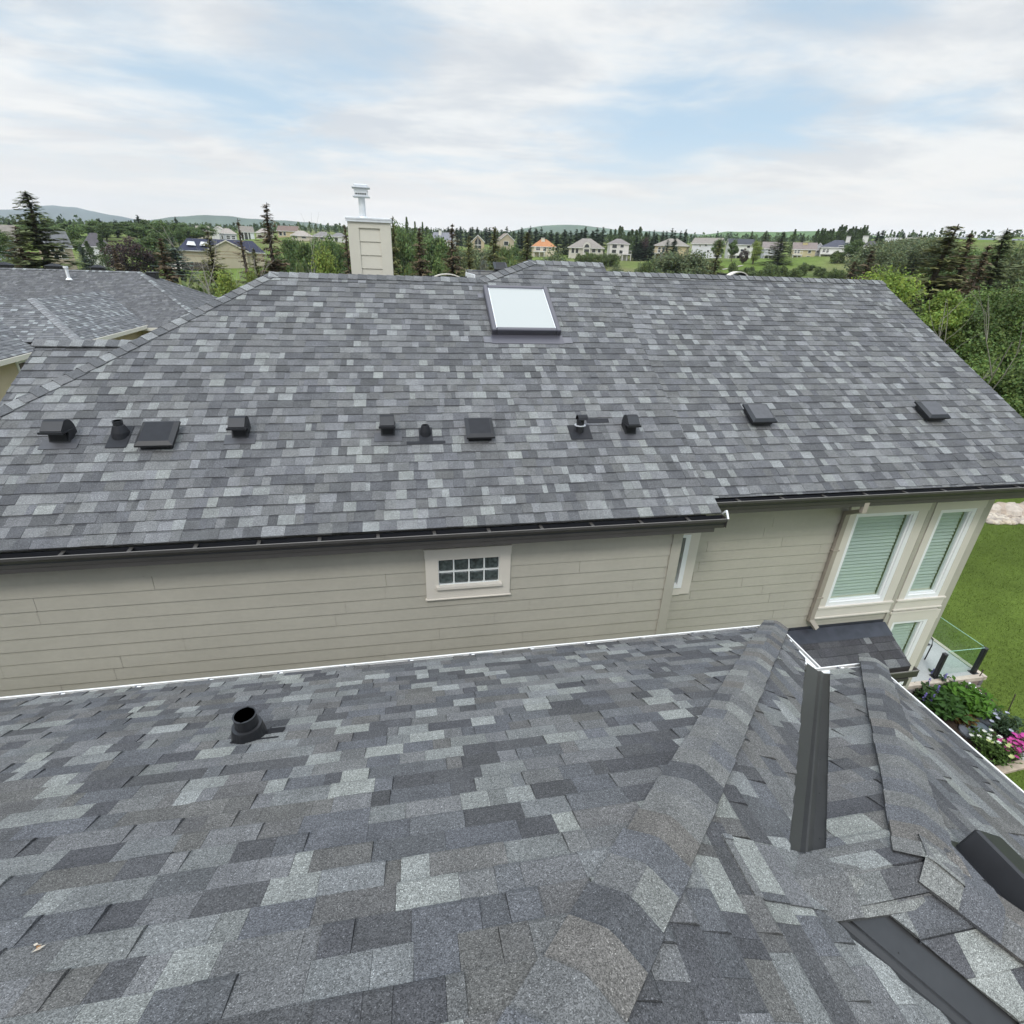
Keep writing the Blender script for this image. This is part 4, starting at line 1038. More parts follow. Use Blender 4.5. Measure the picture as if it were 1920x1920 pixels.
# ------------------------------------------------------------------ patio, garden bed and lawn edge at the right
ZP = -8.0
pf, pe_ = PZ(1819, 1259, ZP), PZ(1742, 1201, ZP)
xP, yP = pf.x+.12, pf.y-.10
mb = MB(); mb.box((cornR-.02, yP, ZP-.09),(xP, 15.5, ZP)); 
pat = tag(mb.build('patio', MT['concrete']), kind='structure')
mb = MB(); mb.box((cornR, yP-.11, ZP-.08),(xP+.02, yP-.003, ZP+.012)); mb.box((xP+.003, yP-.11, ZP-.08),(xP+.10, 15.5, ZP+.012))
tag(mb.build('patio_curb', MT['patioedge']), kind='structure')
wl = MB(); rg = random.Random(5)                      # stone face under the patio
x = cornR
for row in range(2):
    x = cornR
    while x < xP+.05:
        w = rg.uniform(.18,.42); c = rg.choice(((.17,.15,.145),(.22,.20,.19),(.14,.125,.125),(.25,.19,.16)))
        wl.bbox((x, yP-.10-rg.uniform(0,.02), ZG-.1+row*.16),(min(x+w, xP+.08)-.012, yP-.004, ZG+.05+row*.16), .02, 0, c); x += w
y = yP
while y < 15.4:
    w = rg.uniform(.2,.45); wl.bbox((xP+.01, y, ZG-.1),(xP+.09, y+w-.012, ZP-.085), .02, 0, (.2,.18,.17)); y += w
tag(wl.build('retaining_wall', MT['stone']), 'low grey stone retaining wall under the patio edge, above the flower bed', 'wall')
# glass railing: posts and panels are one railing
rail = thing('glass_railing', 'glass railing with short black posts along the patio edge', 'railing', (xP-.1, yP+.05, ZP))
def post(px, py, pxt, pyt, ytop=None):
    b = PZ(px, py, ZP); t = PY(pxt, pyt, b.y); h = t.z-ZP; mb = MB()
    mb.bbox((b.x-.04,b.y-.04,ZP),(b.x+.04,b.y+.04,ZP+h), .006); mb.bbox((b.x-.045,b.y-.045,ZP+h),(b.x+.045,b.y+.045,ZP+h+.015), .004); mb.bbox((b.x-.075,b.y-.075,ZP),(b.x+.075,b.y+.075,ZP+.015), .004)
    mb.build('post', MT['blackp'], rail); return b, h
b1, h1 = post(1752, 1269, 1771, 1227); b2, h2 = post(1824, 1261, 1846, 1216)
zt_ = ZP + (h1+h2)/2
mb = MB(); mb.bbox((b2.x-.04, 8.75, ZP),(b2.x+.04, 8.83, zt_), .006); mb.build('post', MT['blackp'], rail)
mb = MB(); mb.bbox((b2.x-.04, 11.5, ZP),(b2.x+.04, 11.58, zt_), .006); mb.build('post', MT['blackp'], rail)
for p, q in (((b1.x+.05, b1.y), (b2.x-.03, b2.y)), ((b2.x, b2.y+.05), (b2.x, 8.74)), ((b2.x, 8.85), (b2.x, 11.48))):
    p, q = Vector((*p, 0)), Vector((*q, 0)); d = (q-p).normalized(); nrm = Vector((-d.y, d.x, 0))
    mb = MB(); mb.face([p+Z*(ZP+.05), q+Z*(ZP+.05), q+Z*(zt_+.04), p+Z*(zt_+.04)])
    edge = MB(); edge.box((0,-.006,zt_+.04),((q-p).length,.006,zt_+.048), mat=Matrix.Translation(p) @ Matrix((d, nrm, Z)).transposed().to_4x4())
    g_ = mb.build('glass_panel', MT['railglass'], rail); edge.build('glass_edge', mat('glass_edge', (.30,.52,.42), .2), g_)
# patio chair, mostly behind the house corner
ch = thing('patio_chair', 'black metal patio chair mostly hidden behind the house corner, one curved arm showing', 'chair', PZ(1733, 1234, ZP))
cc = PZ(1733, 1234, ZP); tipx = cc
CM = Matrix.Translation(cc + Vector((-.30,.22,0)))
def ct(pts, r=.013): return [CM @ Vector(p) for p in pts]
for sx in (-.27, .27):
    mb = MB(); mb.tube(ct([(sx,-.26,0),(sx,-.27,.42),(sx,-.24,.56),(sx,-.12,.60),(sx,.2,.60)]), .014, 8); mb.build('arm', MT['blackp'], ch)
    mb = MB(); mb.tube(ct([(sx,.30,0),(sx,.22,.42),(sx,.32,.95)]), .014, 8); mb.build('leg', MT['blackp'], ch)
mb = MB(); mb.bbox((-.26,-.26,.40),(.26,.24,.43), .01, mat=CM); mb.build('seat', MT['blackp'], ch)
mb = MB(); mb.bbox((-.25,.24,.50),(.25,.27,.92), .01, mat=CM); mb.build('backrest', MT['blackp'], ch)
# flower bed
bed = MB()
poly = [PZ(*p, ZG) for p in ((1640,1300),(1690,1279),(1832,1268+16),(1868,1325),(1905,1378),(1932,1416),(1925,1428),(1860,1450),(1800,1430))]
poly[0] = Vector((cornR, 5.2, ZG)); poly[1] = Vector((cornR, yP-.12, ZG)); poly[2].y = yP-.12
cen = sum(poly, Vector((0,0,0)))/len(poly)
n = len(poly)
for i in range(n):
    a, b = poly[i], poly[(i+1) % n]
    for s0, s1 in ((0,.35),(.35,.7),(.7,1)):
        q = [cen.lerp(a,s0), cen.lerp(a,s1), cen.lerp(b,s1), cen.lerp(b,s0)]
        bed.face([Vector((p.x,p.y,ZG+.05-.045*max(0,((p-cen).length/2.4)**2*.6)+.02*pn(p*3))) for p in q])
tag(bed.build('flower_bed', MT['soil']), kind='structure')
def beam(name, m, a, b, w, h, label, cat, z=ZG, group=None):
    a, b = Vector((a.x,a.y,z)), Vector((b.x,b.y,z)); d = (b-a).normalized(); nn = Vector((-d.y,d.x,0)); mb = MB()
    mb.bbox((0,-w/2,-.03),((b-a).length,w/2,h), .012, mat=Matrix.Translation(a) @ Matrix((d,nn,Z)).transposed().to_4x4())
    tag(mb.build(name, m), label, cat, group)
beam('timber_edging', MT['wood'], PZ(1826,1292,ZG), PZ(1934,1416,ZG), .11, .09, 'brown timber edging between the flower bed and the mown lawn', 'edging')
beam('plank', MT['palewood'], PZ(1868,1447,ZG), PZ(1950,1426,ZG), .16, .06, 'pale wooden plank edging the flower bed beside the white rock', 'plank')
for i, (px, py, w, l, rot, lab) in enumerate(((1855,1332,.34,.46,.5,'blue grey stepping stone nearest the timber edging'), (1847,1351,.36,.44,.1,'blue grey stepping stone second in the line, behind the small white pebble'),
        (1835,1368,.40,.46,-.3,'blue grey stepping stone beside the small white pebble, nearer the pale flowers'), (1816,1373,.42,.38,.2,'blue grey stepping stone furthest left on the bare soil'))):
    c = PZ(px, py, ZG+.05); rg = random.Random(60+i); mb = MB(); k = 9
    rim = [Vector((math.cos(2*math.pi*j/k)*w/2*rg.uniform(.85,1.1), math.sin(2*math.pi*j/k)*l/2*rg.uniform(.85,1.1), 0)) for j in range(k)]
    R = Matrix.Translation(c) @ Matrix.Rotation(rot, 4, 'Z'); colr = (.13*rg.uniform(.9,1.1),.15,.175)
    top = [R @ (p*.95+Z*.045) for p in rim]; mid = [R @ (p+Z*.035) for p in rim]; lo = [R @ (p-Z*.05) for p in rim]
    mb.face(top, 0, colr)
    for j in range(k): mb.face([top[j],mid[j],mid[(j+1)%k],top[(j+1)%k]], 0, colr); mb.face([mid[j],lo[j],lo[(j+1)%k],mid[(j+1)%k]], 0, colr)
    tag(mb.build('stepping_stone', MT['stone']), lab, 'stepping stone', 'stepping stones in the flower bed')
def rock(px, py, sx, sy, sz, col, seed, rot=0.0, z=ZG, name='rock', label=None, cat='rock', mb=None):
    c = PZ(px, py, z) if not isinstance(px, Vector) else px
    own_ = mb is None; mb = mb or MB(); rg = random.Random(seed); nu, nv = 9, 6
    R = Matrix.Translation(c) @ Matrix.Rotation(rot, 4, 'Z'); rows = []
    for j in range(nv+1):
        ph = math.pi*j/nv; row = []
        for i in range(nu):
            th = 2*math.pi*i/nu; d = Vector((math.sin(ph)*math.cos(th), math.sin(ph)*math.sin(th), math.cos(ph)))
            k = 1 + .28*pn(d*1.3 + Vector((seed*3.1, seed, 0)))
            row.append(R @ Vector((d.x*sx*k, d.y*sy*k, d.z*sz*k+sz*.4)))
        rows.append(row)
    for j in range(nv):
        for i in range(nu): mb.face([rows[j][i], rows[j][(i+1)%nu], rows[j+1][(i+1)%nu], rows[j+1][i]], 0, col)
    if own_: tag(mb.build(name, MT['stone'], smooth=True), label, cat)
rock(1914, 1420, .17, .21, .15, (.62,.62,.61), 3, label='large white rock beside the pink flowers and the plank')
rock(1827, 1357, .05, .07, .04, (.6,.58,.54), 4, label='small white pebble between the stepping stones')
rock(1818, 1352, .035,.05, .03, (.55,.53,.5), 6, label='tiny white pebble at the left of the stepping stones')
c = PZ(1822, 1297, ZG); mb = MB()
mb.tube([c+Vector((-.10,.16,.16)), c+Vector((-.05,.06,.16)), c+Vector((0,-.05,.10)), c+Vector((.02,-.18,.045))], [.045,.05,.05,.045], 10)
tag(mb.build('drain_elbow', MT['white']), 'white plastic drain elbow lying at the corner of the flower bed', 'pipe')
for (px, py, px2, py2, lab) in ((1825,1288,1844,1256,'thin dark garden stake at the patio corner of the flower bed'), (1885,1345,1904,1302,'thin dark garden stake leaning beside the pale flowering shrub')):
    b = PZ(px, py, ZG); t = PY(px2, py2, b.y); mb = MB(); mb.tube([b, t], .010, 6); tag(mb.build('garden_stake', MT['bark']), lab, 'stake')
# plants of the bed
def leafy(name, px, py, h, r, nst, leafl, col, label, cat='plant', flower=None, nfl=0, spike=False, seed=1, group=None, z=ZG+.04):
    b = PZ(px, py, z); b.z = z
    root = thing(name, label, cat, b, group); rg = random.Random(seed); st = MB(); lf = MB(); fls = []
    for i in range(nst):
        a = rg.uniform(0, 6.283); rr_ = r*math.sqrt(rg.random()); hh = h*rg.uniform(.6,1.05)*(1-.35*rr_/r)
        p0 = b + Vector((math.cos(a)*rr_*.35, math.sin(a)*rr_*.35, 0)); p1 = b + Vector((math.cos(a)*rr_, math.sin(a)*rr_, hh))
        pm = p0.lerp(p1,.5)+Z*hh*.12
        st.tube([p0, pm, p1], [.006,.005,.003], 4, 0, (.05,.09,.02), cap=False)
        for k in range(9):
            s_ = .15+.85*k/8; q = p0.lerp(pm, s_*2) if s_ < .5 else pm.lerp(p1, s_*2-1)
            d = Vector((rg.uniform(-1,1), rg.uniform(-1,1), rg.uniform(-.25,.7))).normalized(); L_ = leafl*rg.uniform(.6,1.2); w_ = d.cross(Vector((rg.uniform(-.4,.4),rg.uniform(-.4,.4),1))).normalized()*L_*.24
            f_ = rg.uniform(.65,1.4); c_ = tuple(x*f_ for x in col)
            tip = q+d*L_-Z*L_*.15; mid = q+d*L_*.5
            lf.face([q, mid+w_, tip, mid-w_], 0, c_)
        if flower and i < nfl:
            fl = MB(); fls.append(fl)
            if spike:
                for k in range(26):
                    q = p1+Z*(.22*k/26-.02)+Vector((rg.uniform(-1,1),rg.uniform(-1,1),0))*.028*(1-k/34)
                    e_ = Vector((rg.uniform(-1,1),rg.uniform(-1,1),rg.uniform(-.3,.3))).normalized()*.018; g_ = e_.cross(Z).normalized()*.016; f_ = rg.uniform(.7,1.3)
                    fl.face([q-e_,q+g_,q+e_,q-g_], 0, tuple(x*f_ for x in flower))
            else:
                for k in range(8):
                    a2 = k*.785; d = Vector((math.cos(a2),math.sin(a2),.35)); w_ = Vector((-math.sin(a2),math.cos(a2),0))*.018; f_ = rg.uniform(.75,1.25)
                    q = p1+Z*.02; fl.face([q, q+d*.022+w_, q+d*.045, q+d*.022-w_], 0, tuple(x*f_ for x in flower))
    lv = lf.build('leaves', MT['leaf'], root); st.build('stems', MT['leaf'], root)
    for fl in fls: fl.build('flower', MT['petal'], root)
    return root
leafy('delphinium', 1733, 1314, .36, .28, 34, .15, (.05,.085,.03), 'tall plant with purple flower spikes beside the white gutter', flower=(.17,.13,.42), nfl=4, spike=True, seed=1)
leafy('delphinium', 1757, 1292, .34, .26, 34, .15, (.052,.09,.03), 'purple spiked plant standing against the stone wall under the patio', flower=(.20,.16,.45), nfl=4, spike=True, seed=2)
leafy('leafy_plant', 1768, 1336, .42, .40, 60, .2, (.055,.12,.028), 'broad green leafy plant spilling over the near gutter', seed=3)
leafy('leafy_bush', 1806, 1326, .48, .46, 110, .16, (.085,.19,.022), 'bright green bushy plant in the middle of the flower bed', seed=4)
leafy('flowering_shrub', 1881, 1370, .38, .36, 70, .09, (.06,.10,.05), 'grey green shrub with pale lilac flowers by the timber edging', flower=(.45,.46,.55), nfl=8, seed=5)
leafy('daisy_plant', 1843, 1398, .34, .30, 60, .08, (.07,.125,.03), 'clump of white daisies between the stepping stones and the pink flowers', flower=(.70,.69,.62), nfl=12, seed=6)
leafy('low_bush', 1862, 1424, .40, .36, 60, .08, (.08,.14,.03), 'low light green bush beside the pale plank', flower=(.45,.50,.2), nfl=8, seed=7)
leafy('pink_phlox', 1888, 1416, .38, .22, 50, .06, (.06,.11,.03), 'bright pink flowers growing left of the white rock', flower=(.50,.05,.26), nfl=34, seed=8)
leafy('pink_phlox', 1904, 1404, .36, .15, 34, .06, (.06,.11,.03), 'smaller pink flower clump directly above the white rock', flower=(.58,.06,.34), nfl=30, seed=9)
leafy('bronze_plant', 1795, 1347, .22, .30, 40, .12, (.14,.085,.03), 'low bronze brown plant on the bare soil in front of the bright bush', seed=10)
# rock border at the top right of the lawn
st = MB(); rg = random.Random(8)
for i in range(520):
    px, py = rg.uniform(1850, 1990), rg.uniform(962, 982)
    c = PZ(px, py, ZG); k = rg.uniform(.06,.15); cl = rg.choice(((.42,.35,.27),(.36,.31,.26),(.48,.42,.34),(.30,.25,.21)))
    rock(c, 0, k, k*rg.uniform(.7,1.1), k*.6, cl, i, rg.uniform(0,3), mb=st)
tag(st.build('river_stones', MT['stone'], smooth=True), 'band of pale river stones between the two lawns at the right', 'stones', kind='stuff')
for i, (px, py, k) in enumerate(((1862,957,.55),(1876,956,.62),(1893,959,.66),(1911,959,.58),(1930,957,.6))):
    rock(px, py+3, k, k*.6, k*.42, (.36,.29,.23) if i % 2 else (.42,.36,.30), 300+i, .3*i, name='boulder', cat='boulder',
         label=['brown boulder at the left end of the stone band, next to the house corner','flat tan boulder second from the house corner behind the pebbles','long brown boulder in the middle of the row above the pebbles','tan boulder at the right edge of the picture above the pebbles','brown boulder just past the right edge of the picture'][i])
# short grass blades on the lawn
gr = MB(); rg = random.Random(12)
def inbed(x, y):
    j = n-1; c_ = False
    for i in range(n):
        if (poly[i].y > y) != (poly[j].y > y) and x < (poly[j].x-poly[i].x)*(y-poly[i].y)/(poly[j].y-poly[i].y)+poly[i].x: c_ = not c_
        j = i
    return c_
for i in range(52000):
    x = 8.8 + 14*rg.random()**1.3; y = rg.uniform(3.2, 15)
    if x < cornR+.05 and y > 5.9: continue
    if x < xP+.15 and y > yP-.15: continue
    if inbed(x, y): continue
    a = rg.uniform(0, 6.283); h = rg.uniform(.03,.065); d = Vector((math.cos(a), math.sin(a), 0)); lean = Vector((rg.uniform(-.03,.03), rg.uniform(-.03,.03), h))
    b = Vector((x, y, ZG-.002)); f = rg.uniform(.7,1.35); stp = (1+math.sin((x*.86+y*.52)*2.1)*.12)*(1+.3*pn(Vector((x*.5, y*.5, 6))))
    gr.face([b-d*.007, b+d*.007, b+lean], 0, (.102*f*stp, .146*f*stp, .026*f))
tag(gr.build('grass', MT['bladem']), 'short mown grass of the lawn', 'grass', kind='stuff')

# ------------------------------------------------------------------ the house beyond at the left
def left_house():
    zr_ = -1.18; ref = PZ(262, 510, zr_)
    root = thing('house', 'dark grey hip roofed house at the left with black ridge vents and white pipe', 'house', (ref.x-6, ref.y, ZG))
    t = .5; SL = Slope((0, ref.y, zr_), X, t, -Y)
    ev = SL.px(270, 614); ye_, ze_ = ev.y, ev.z; run = ref.y-ye_
    SE = Slope((ref.x+run, 0, ze_), Y, t, X)
    mb = MB()
    shingles(mb, SL, [up(SL, [(ref.x-15, ye_),(ref.x+run, ye_),(ref.x, ref.y),(ref.x-15, ref.y)])], 201, pal=PALG, wmin=.08, wmax=.25, band=False, praise=.4)
    shingles(mb, SE, [up(SE, [(ref.x+run, ye_),(ref.x+run, ref.y+run),(ref.x, ref.y)])], 202, pal=PALG, wmin=.08, wmax=.25, band=False, praise=.4)
    r = mb.build('roof', MT['shingle_far'], root)
    mb = MB(); mb.face([(ref.x-15,ref.y,zr_),(ref.x,ref.y,zr_),(ref.x+run,ref.y+run,ze_),(ref.x-15,ref.y+run,ze_)],0,(.14,.14,.15)); mb.build('back_roof', MT['farroof'], root)
    for a, b, n1, n2, sd_ in (((ref.x+run,ye_,ze_),ref,SL.N,SE.N,1),((ref.x+run,ref.y+run,ze_),ref,SE.N,Vector((0,-SL.N.y,SL.N.z)),2),((ref.x-15,ref.y,zr_),ref,SL.N,Vector((0,-SL.N.y,SL.N.z)),3)):
        mb = MB(); caps(mb, Vector(a)+Z*.015, Vector(b)+Z*.015, n1, n2, .15, seed=sd_, pal=PALF); mb.build('hip_cap', MT['shingle_far'], r)
    o = .45; mb = MB()
    xe_ = ref.x+run-o
    for p, q in (((ref.x-15,ye_+o),(xe_,ye_+o)),((xe_,ye_+o),(xe_,ref.y+run-o))): mb.face([(*p,ZG),(*q,ZG),(*q,ze_+.02),(*p,ze_+.02)])
    mb.face([(ref.x-15,ye_,ze_-.14),(ref.x+run,ye_,ze_-.14),(xe_,ye_+o,ze_-.14),(ref.x-15,ye_+o,ze_-.14)])
    wall = mb.build('wall', mat('tan_stucco', (.47,.385,.27), .8, noise=[(3,.05,3)]), root)
    mb = MB(); mb.box((ref.x-15,ye_-.06,ze_-.14),(ref.x+run+.06,ye_,ze_-.01)); mb.box((ref.x+run,ye_,ze_-.14),(ref.x+run+.06,ref.y+run,ze_-.01)); mb.build('gutter', MT['trim'], root)
    for px, py, w in ((8, 497, .62), (102, 500, .62), (184, 502, .50)):
        u, v = SL.pxuv(px, py+5); c = Vector((SL.px(px,py).x, ref.y+.25, zr_-.05)); mb = MB()
        mb.bbox((c.x-w/2,c.y-.2,c.z),(c.x+w/2,c.y+.2,c.z+.20), .02)
        i = len(mb.v); a = w/2+.06
        mb.v += [tuple(c+Vector(q)) for q in ((-a,-.26,.2),(a,-.26,.2),(a,.26,.2),(-a,.26,.2),(-.07,-.07,.32),(.07,-.07,.32),(.07,.07,.32),(-.07,.07,.32))]
        for f_ in ((0,3,2,1),(0,1,5,4),(1,2,6,5),(2,3,7,6),(3,0,4,7),(4,5,6,7)): mb.f.append(tuple(i+k for k in f_)); mb.m.append(1); mb.c.append((1,1,1))
        mb.build('ridge_vent', [MT['blackp'], MT['greyp']], root)
    c = SE.px(287, 519); mb = MB(); mb.bbox((c.x-.22,c.y-.22,c.z-.2),(c.x+.22,c.y+.22,c.z+.22), .03); mb.bbox((c.x-.25,c.y-.25,c.z+.16),(c.x+.25,c.y+.25,c.z+.24), .02); mb.build('ridge_vent', [MT['blackp']], root)
    b = SL.px(130, 525); tp = PY(124, 499, b.y); mb = MB(); mb.tube([b, b+Z*.06, b+Z*.10], [.15,.12,.075], 12); mb.tube([b, b+Z*(tp.z-b.z)], .065, 12); mb.tube([b+Z*(tp.z-b.z-.10), b+Z*(tp.z-b.z)], .105, 12)
    mb.build('vent_pipe', MT['white'], root)
    # nearer hipped wing
    zw_ = ze_+.1
    e1, e2 = PZ(173, 640, zw_), PZ(247, 613, zw_); xe2 = (e1.x+e2.x)/2
    SX = Slope((xe2, 0, zw_), Y, t, X); ap = SX.px(60, 560); tp_ = SX.px(60, 560)
    hr = ap.x; run2 = xe2-hr
    SF = Slope((0, ap.y-run2, zw_), X, t, -Y)
    mb = MB()
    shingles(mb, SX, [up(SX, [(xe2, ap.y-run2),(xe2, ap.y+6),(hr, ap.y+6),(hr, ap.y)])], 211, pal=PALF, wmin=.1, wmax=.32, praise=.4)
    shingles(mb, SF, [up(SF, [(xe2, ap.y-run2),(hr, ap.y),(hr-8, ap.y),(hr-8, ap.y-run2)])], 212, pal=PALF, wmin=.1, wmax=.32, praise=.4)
    r2 = mb.build('roof', MT['shingle_far'], root)
    mb = MB(); caps(mb, Vector((xe2, ap.y-run2, zw_+.015)), ap+Z*.015, SF.N, SX.N, .17, seed=4, pal=[((.2,.2,.205),1),((.24,.245,.25),1)]); mb.build('hip_cap', MT['shingle_far'], r2)
    # front gable wing at the picture's edge: slope facing right, dark valley beside it
    zg_ = zw_-.25
    g1, g2 = PZ(0, 675, zg_), PZ(63, 658, zg_); xg = (g1.x+g2.x)/2
    SG = Slope((xg, 0, zg_), Y, t, X)
    va, vb_ = SG.px(20, 561), SG.px(99, 636)
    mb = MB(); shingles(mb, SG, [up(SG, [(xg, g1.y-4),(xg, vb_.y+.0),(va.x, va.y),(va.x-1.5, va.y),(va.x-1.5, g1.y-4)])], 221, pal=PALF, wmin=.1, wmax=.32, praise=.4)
    mb.build('roof', MT['shingle_far'], root)
    mb = MB(); q0, q1 = SG.xy(va.x-.2, va.y+.25)+SG.N*.03, SG.xy(xg, vb_.y)+SG.N*.03; d = (q1-q0).normalized(); s_ = d.cross(SG.N)*.10
    mb.face([q0-s_, q1-s_, q1+s_, q0+s_]); mb.build('valley_flashing', MT['valley'], root)
    mb = MB(); mb.box((xg-.05,g1.y-4,zg_-.18),(xg+.06,g2.y+1.2,zg_-.02)); mb.build('gutter', MT['trim'], root)
    mb = MB(); mb.face([(xg-.4,g1.y-4,ZG),(xg-.4,g2.y+3,ZG),(xg-.4,g2.y+3,zg_+.05),(xg-.4,g1.y-4,zg_+.05)]); mb.face([(xe2-.4,ap.y-run2+.4,ZG),(xe2-.4,ap.y+5,ZG),(xe2-.4,ap.y+5,zw_+.05),(xe2-.4,ap.y-run2+.4,zw_+.05)])
    mb.face([(xe2-.4,ap.y-run2+.4,ZG),(hr-8,ap.y-run2+.4,ZG),(hr-8,ap.y-run2+.4,zw_),(xe2-.4,ap.y-run2+.4,zw_)])
    mb.build('wall', wall.data.materials[0], root)
    mb = MB(); mb.box((xe2-.05,ap.y-run2,zw_-.16),(xe2+.06,ap.y+6,zw_-.01)); mb.build('gutter', MT['trim'], root)
    wc_ = PP(47, 678, Vector((xg-.39,0,0)), (1,0,0)); mb = MB(); mb.box((xg-.41,wc_.y-.5,wc_.z-1.2),(xg-.36,wc_.y+.5,wc_.z+.1)); w_ = mb.build('window', MT['white'], root)
    mb = MB(); mb.box((xg-.40,wc_.y-.42,wc_.z-1.1),(xg-.352,wc_.y+.42,wc_.z+.0)); mb.build('pane', MT['pane'], w_)
left_house()

# ------------------------------------------------------------------ far houses
WHITE, CREAM, TAN, GREY, SAND = (.62,.61,.59), (.56,.50,.41), (.42,.34,.26), (.40,.41,.44), (.44,.385,.28)
R_GREY, R_DARK, R_BROWN, R_TAUPE, R_ORANGE, R_PALE, R_NAVY = (.17,.17,.18), (.055,.058,.075), (.17,.12,.10), (.235,.21,.185), (.44,.20,.09), (.33,.29,.26), (.03,.033,.065)
def far_house(label, px0, px1, pyb, pye, pyr, r, wall, roof, style='hip', rot=0.0, wins=(), chim=None, deck=None, depth=.75, dcol=WHITE, extra=None, trimc=(.62,.61,.6)):
    pc = (px0+px1)/2; lean = .0
    p0, p1 = at(px0, pyb, r), at(px1, pyb, r)
    c = (p0+p1)/2; Wd = math.hypot(p1.x-p0.x, p1.y-p0.y); e = Vector((p1.x-p0.x, p1.y-p0.y, 0)).normalized(); fw = Vector((-e.y, e.x, 0))
    zb_ = at(pc, pyb, r).z; He = at(pc, pye, r).z-zb_; Hr = at(pc, pyr, r).z-zb_
    cr, sr = math.cos(rot), math.sin(rot); e2 = e*cr + fw*sr; f2 = fw*cr - e*sr; Dp = Wd*depth
    Wd2 = Wd/(abs(cr)+abs(sr)*depth*.9)
    Dp = Wd2*depth
    base = Vector((c.x, c.y, zb_)) + f2*0
    Mx = Matrix.Translation(base) @ Matrix((e2, f2, Z)).transposed().to_4x4()
    root = thing('house', label, 'house', base)
    w, d = Wd2/2, Dp; o = min(.5, Wd2*.05); mb = MB()
    mb.box((-w,0,-5),(w,d,He), 0, wall, mat=Mx)
    if style in ('gable','front'):
        if style == 'gable':
            for sx in (-w, w): mb.face([Mx @ Vector(q) for q in ((sx,0,He),(sx,d,He),(sx,d/2,Hr-.12))], 0, wall)
        else:
            for sy in (0, d): mb.face([Mx @ Vector(q) for q in ((-w,sy,He),(w,sy,He),(0,sy,Hr-.12))], 0, wall)
    wl_ = mb.build('wall', MT['paint'], root)
    mb = MB(); th = .16; dz = (Hr-He)
    def V(x, y, z): return Mx @ Vector((x, y, z))
    if style == 'hip':
        k = min(w*.98, d/2); ox = o; zo = He - dz*o/k*.8
        q = [(-w-o,-o,zo),(w+o,-o,zo),(w+o,d+o,zo),(-w-o,d+o,zo)]; rl, rr2 = (-w+k*1.0, d/2, Hr), (w-k*1.0, d/2, Hr)
        if w-k < .3: rl, rr2 = (-.3, d/2, Hr), (.3, d/2, Hr)
        for f_ in ((q[0],q[1],rr2,rl),(q[2],q[3],rl,rr2),(q[1],q[2],rr2),(q[3],q[0],rl)): mb.face([V(*p) for p in f_], 0, roof)
        for i in range(4): a_, b_ = q[i], q[(i+1)%4]; mb.face([V(*a_), V(*b_), V(b_[0],b_[1],b_[2]-th), V(a_[0],a_[1],a_[2]-th)], 0, trimc)
        mb.face([V(p[0],p[1],p[2]-th) for p in q], 0, trimc)
    else:
        if style == 'gable':
            zo = He - dz*o/(d/2)
            for sy, s2 in ((-o, 1), (d+o, -1)):
                mb.face([V(-w-o,sy,zo),V(w+o,sy,zo),V(w+o,d/2,Hr),V(-w-o,d/2,Hr)], 0, roof); mb.face([V(-w-o,sy,zo-th),V(w+o,sy,zo-th),V(w+o,d/2,Hr-th),V(-w-o,d/2,Hr-th)], 0, trimc)
                mb.face([V(-w-o,sy,zo),V(w+o,sy,zo),V(w+o,sy,zo-th),V(-w-o,sy,zo-th)], 0, trimc)
                for sx in (-w-o, w+o): mb.face([V(sx,sy,zo),V(sx,d/2,Hr),V(sx,d/2,Hr-th),V(sx,sy,zo-th)], 0, trimc)
        else:
            zo = He - dz*o/w
            for sx in (-w-o, w+o):
                mb.face([V(sx,-o,zo),V(sx,d+o,zo),V(0,d+o,Hr),V(0,-o,Hr)], 0, roof); mb.face([V(sx,-o,zo-th),V(sx,d+o,zo-th),V(0,d+o,Hr-th),V(0,-o,Hr-th)], 0, trimc)
                for sy in (-o, d+o): mb.face([V(sx,sy,zo),V(0,sy,Hr),V(0,sy,Hr-th*1.6),V(sx,sy,zo-th*1.6)], 0, trimc)
                mb.face([V(sx,-o,zo),V(sx,d+o,zo),V(sx,d+o,zo-th),V(sx,-o,zo-th)], 0, trimc)
    rf = mb.build('roof', MT['farroof'], root)
    for wn in wins:                                   # (x0,x1,z0,z1) as fractions of the front, optional side flag
        a_, b_, z0_, z1_ = wn[:4]; x0_, x1_ = -w+a_*2*w, -w+b_*2*w; z0_, z1_ = z0_*He, z1_*He
        side = len(wn) > 4
        def P(x, y, z): return Mx @ (Vector((x, y, z)) if not side else Vector((w*wn[4]-y*wn[4]*1.0, (x+w)/(2*w)*d, z)))
        t_ = .11
        mb = MB()
        def bx(xa, xb, za, zb2, ya, yb2, col, mi=0):
            pts = [P(x, y, z) for z in (za, zb2) for x, y in ((xa,ya),(xb,ya),(xb,yb2),(xa,yb2))]
            i = len(mb.v); mb.v += [tuple(p) for p in pts]
            for f_ in ((0,1,2,3),(4,5,6,7),(0,1,5,4),(1,2,6,5),(2,3,7,6),(3,0,4,7)): mb.f.append(tuple(i+k for k in f_)); mb.m.append(mi); mb.c.append(col)
        wc = (.66,.65,.63)
        bx(x0_-t_,x0_,z0_-t_,z1_+t_,-.07,.0,wc); bx(x1_,x1_+t_,z0_-t_,z1_+t_,-.07,.0,wc); bx(x0_,x1_,z0_-t_,z0_,-.07,.0,wc); bx(x0_,x1_,z1_,z1_+t_,-.07,.0,wc)
        if x1_-x0_ > 1.6: xm = (x0_+x1_)/2; bx(xm-.05,xm+.05,z0_,z1_,-.065,.0,wc)
        wo = mb.build('window', MT['paint'], root)
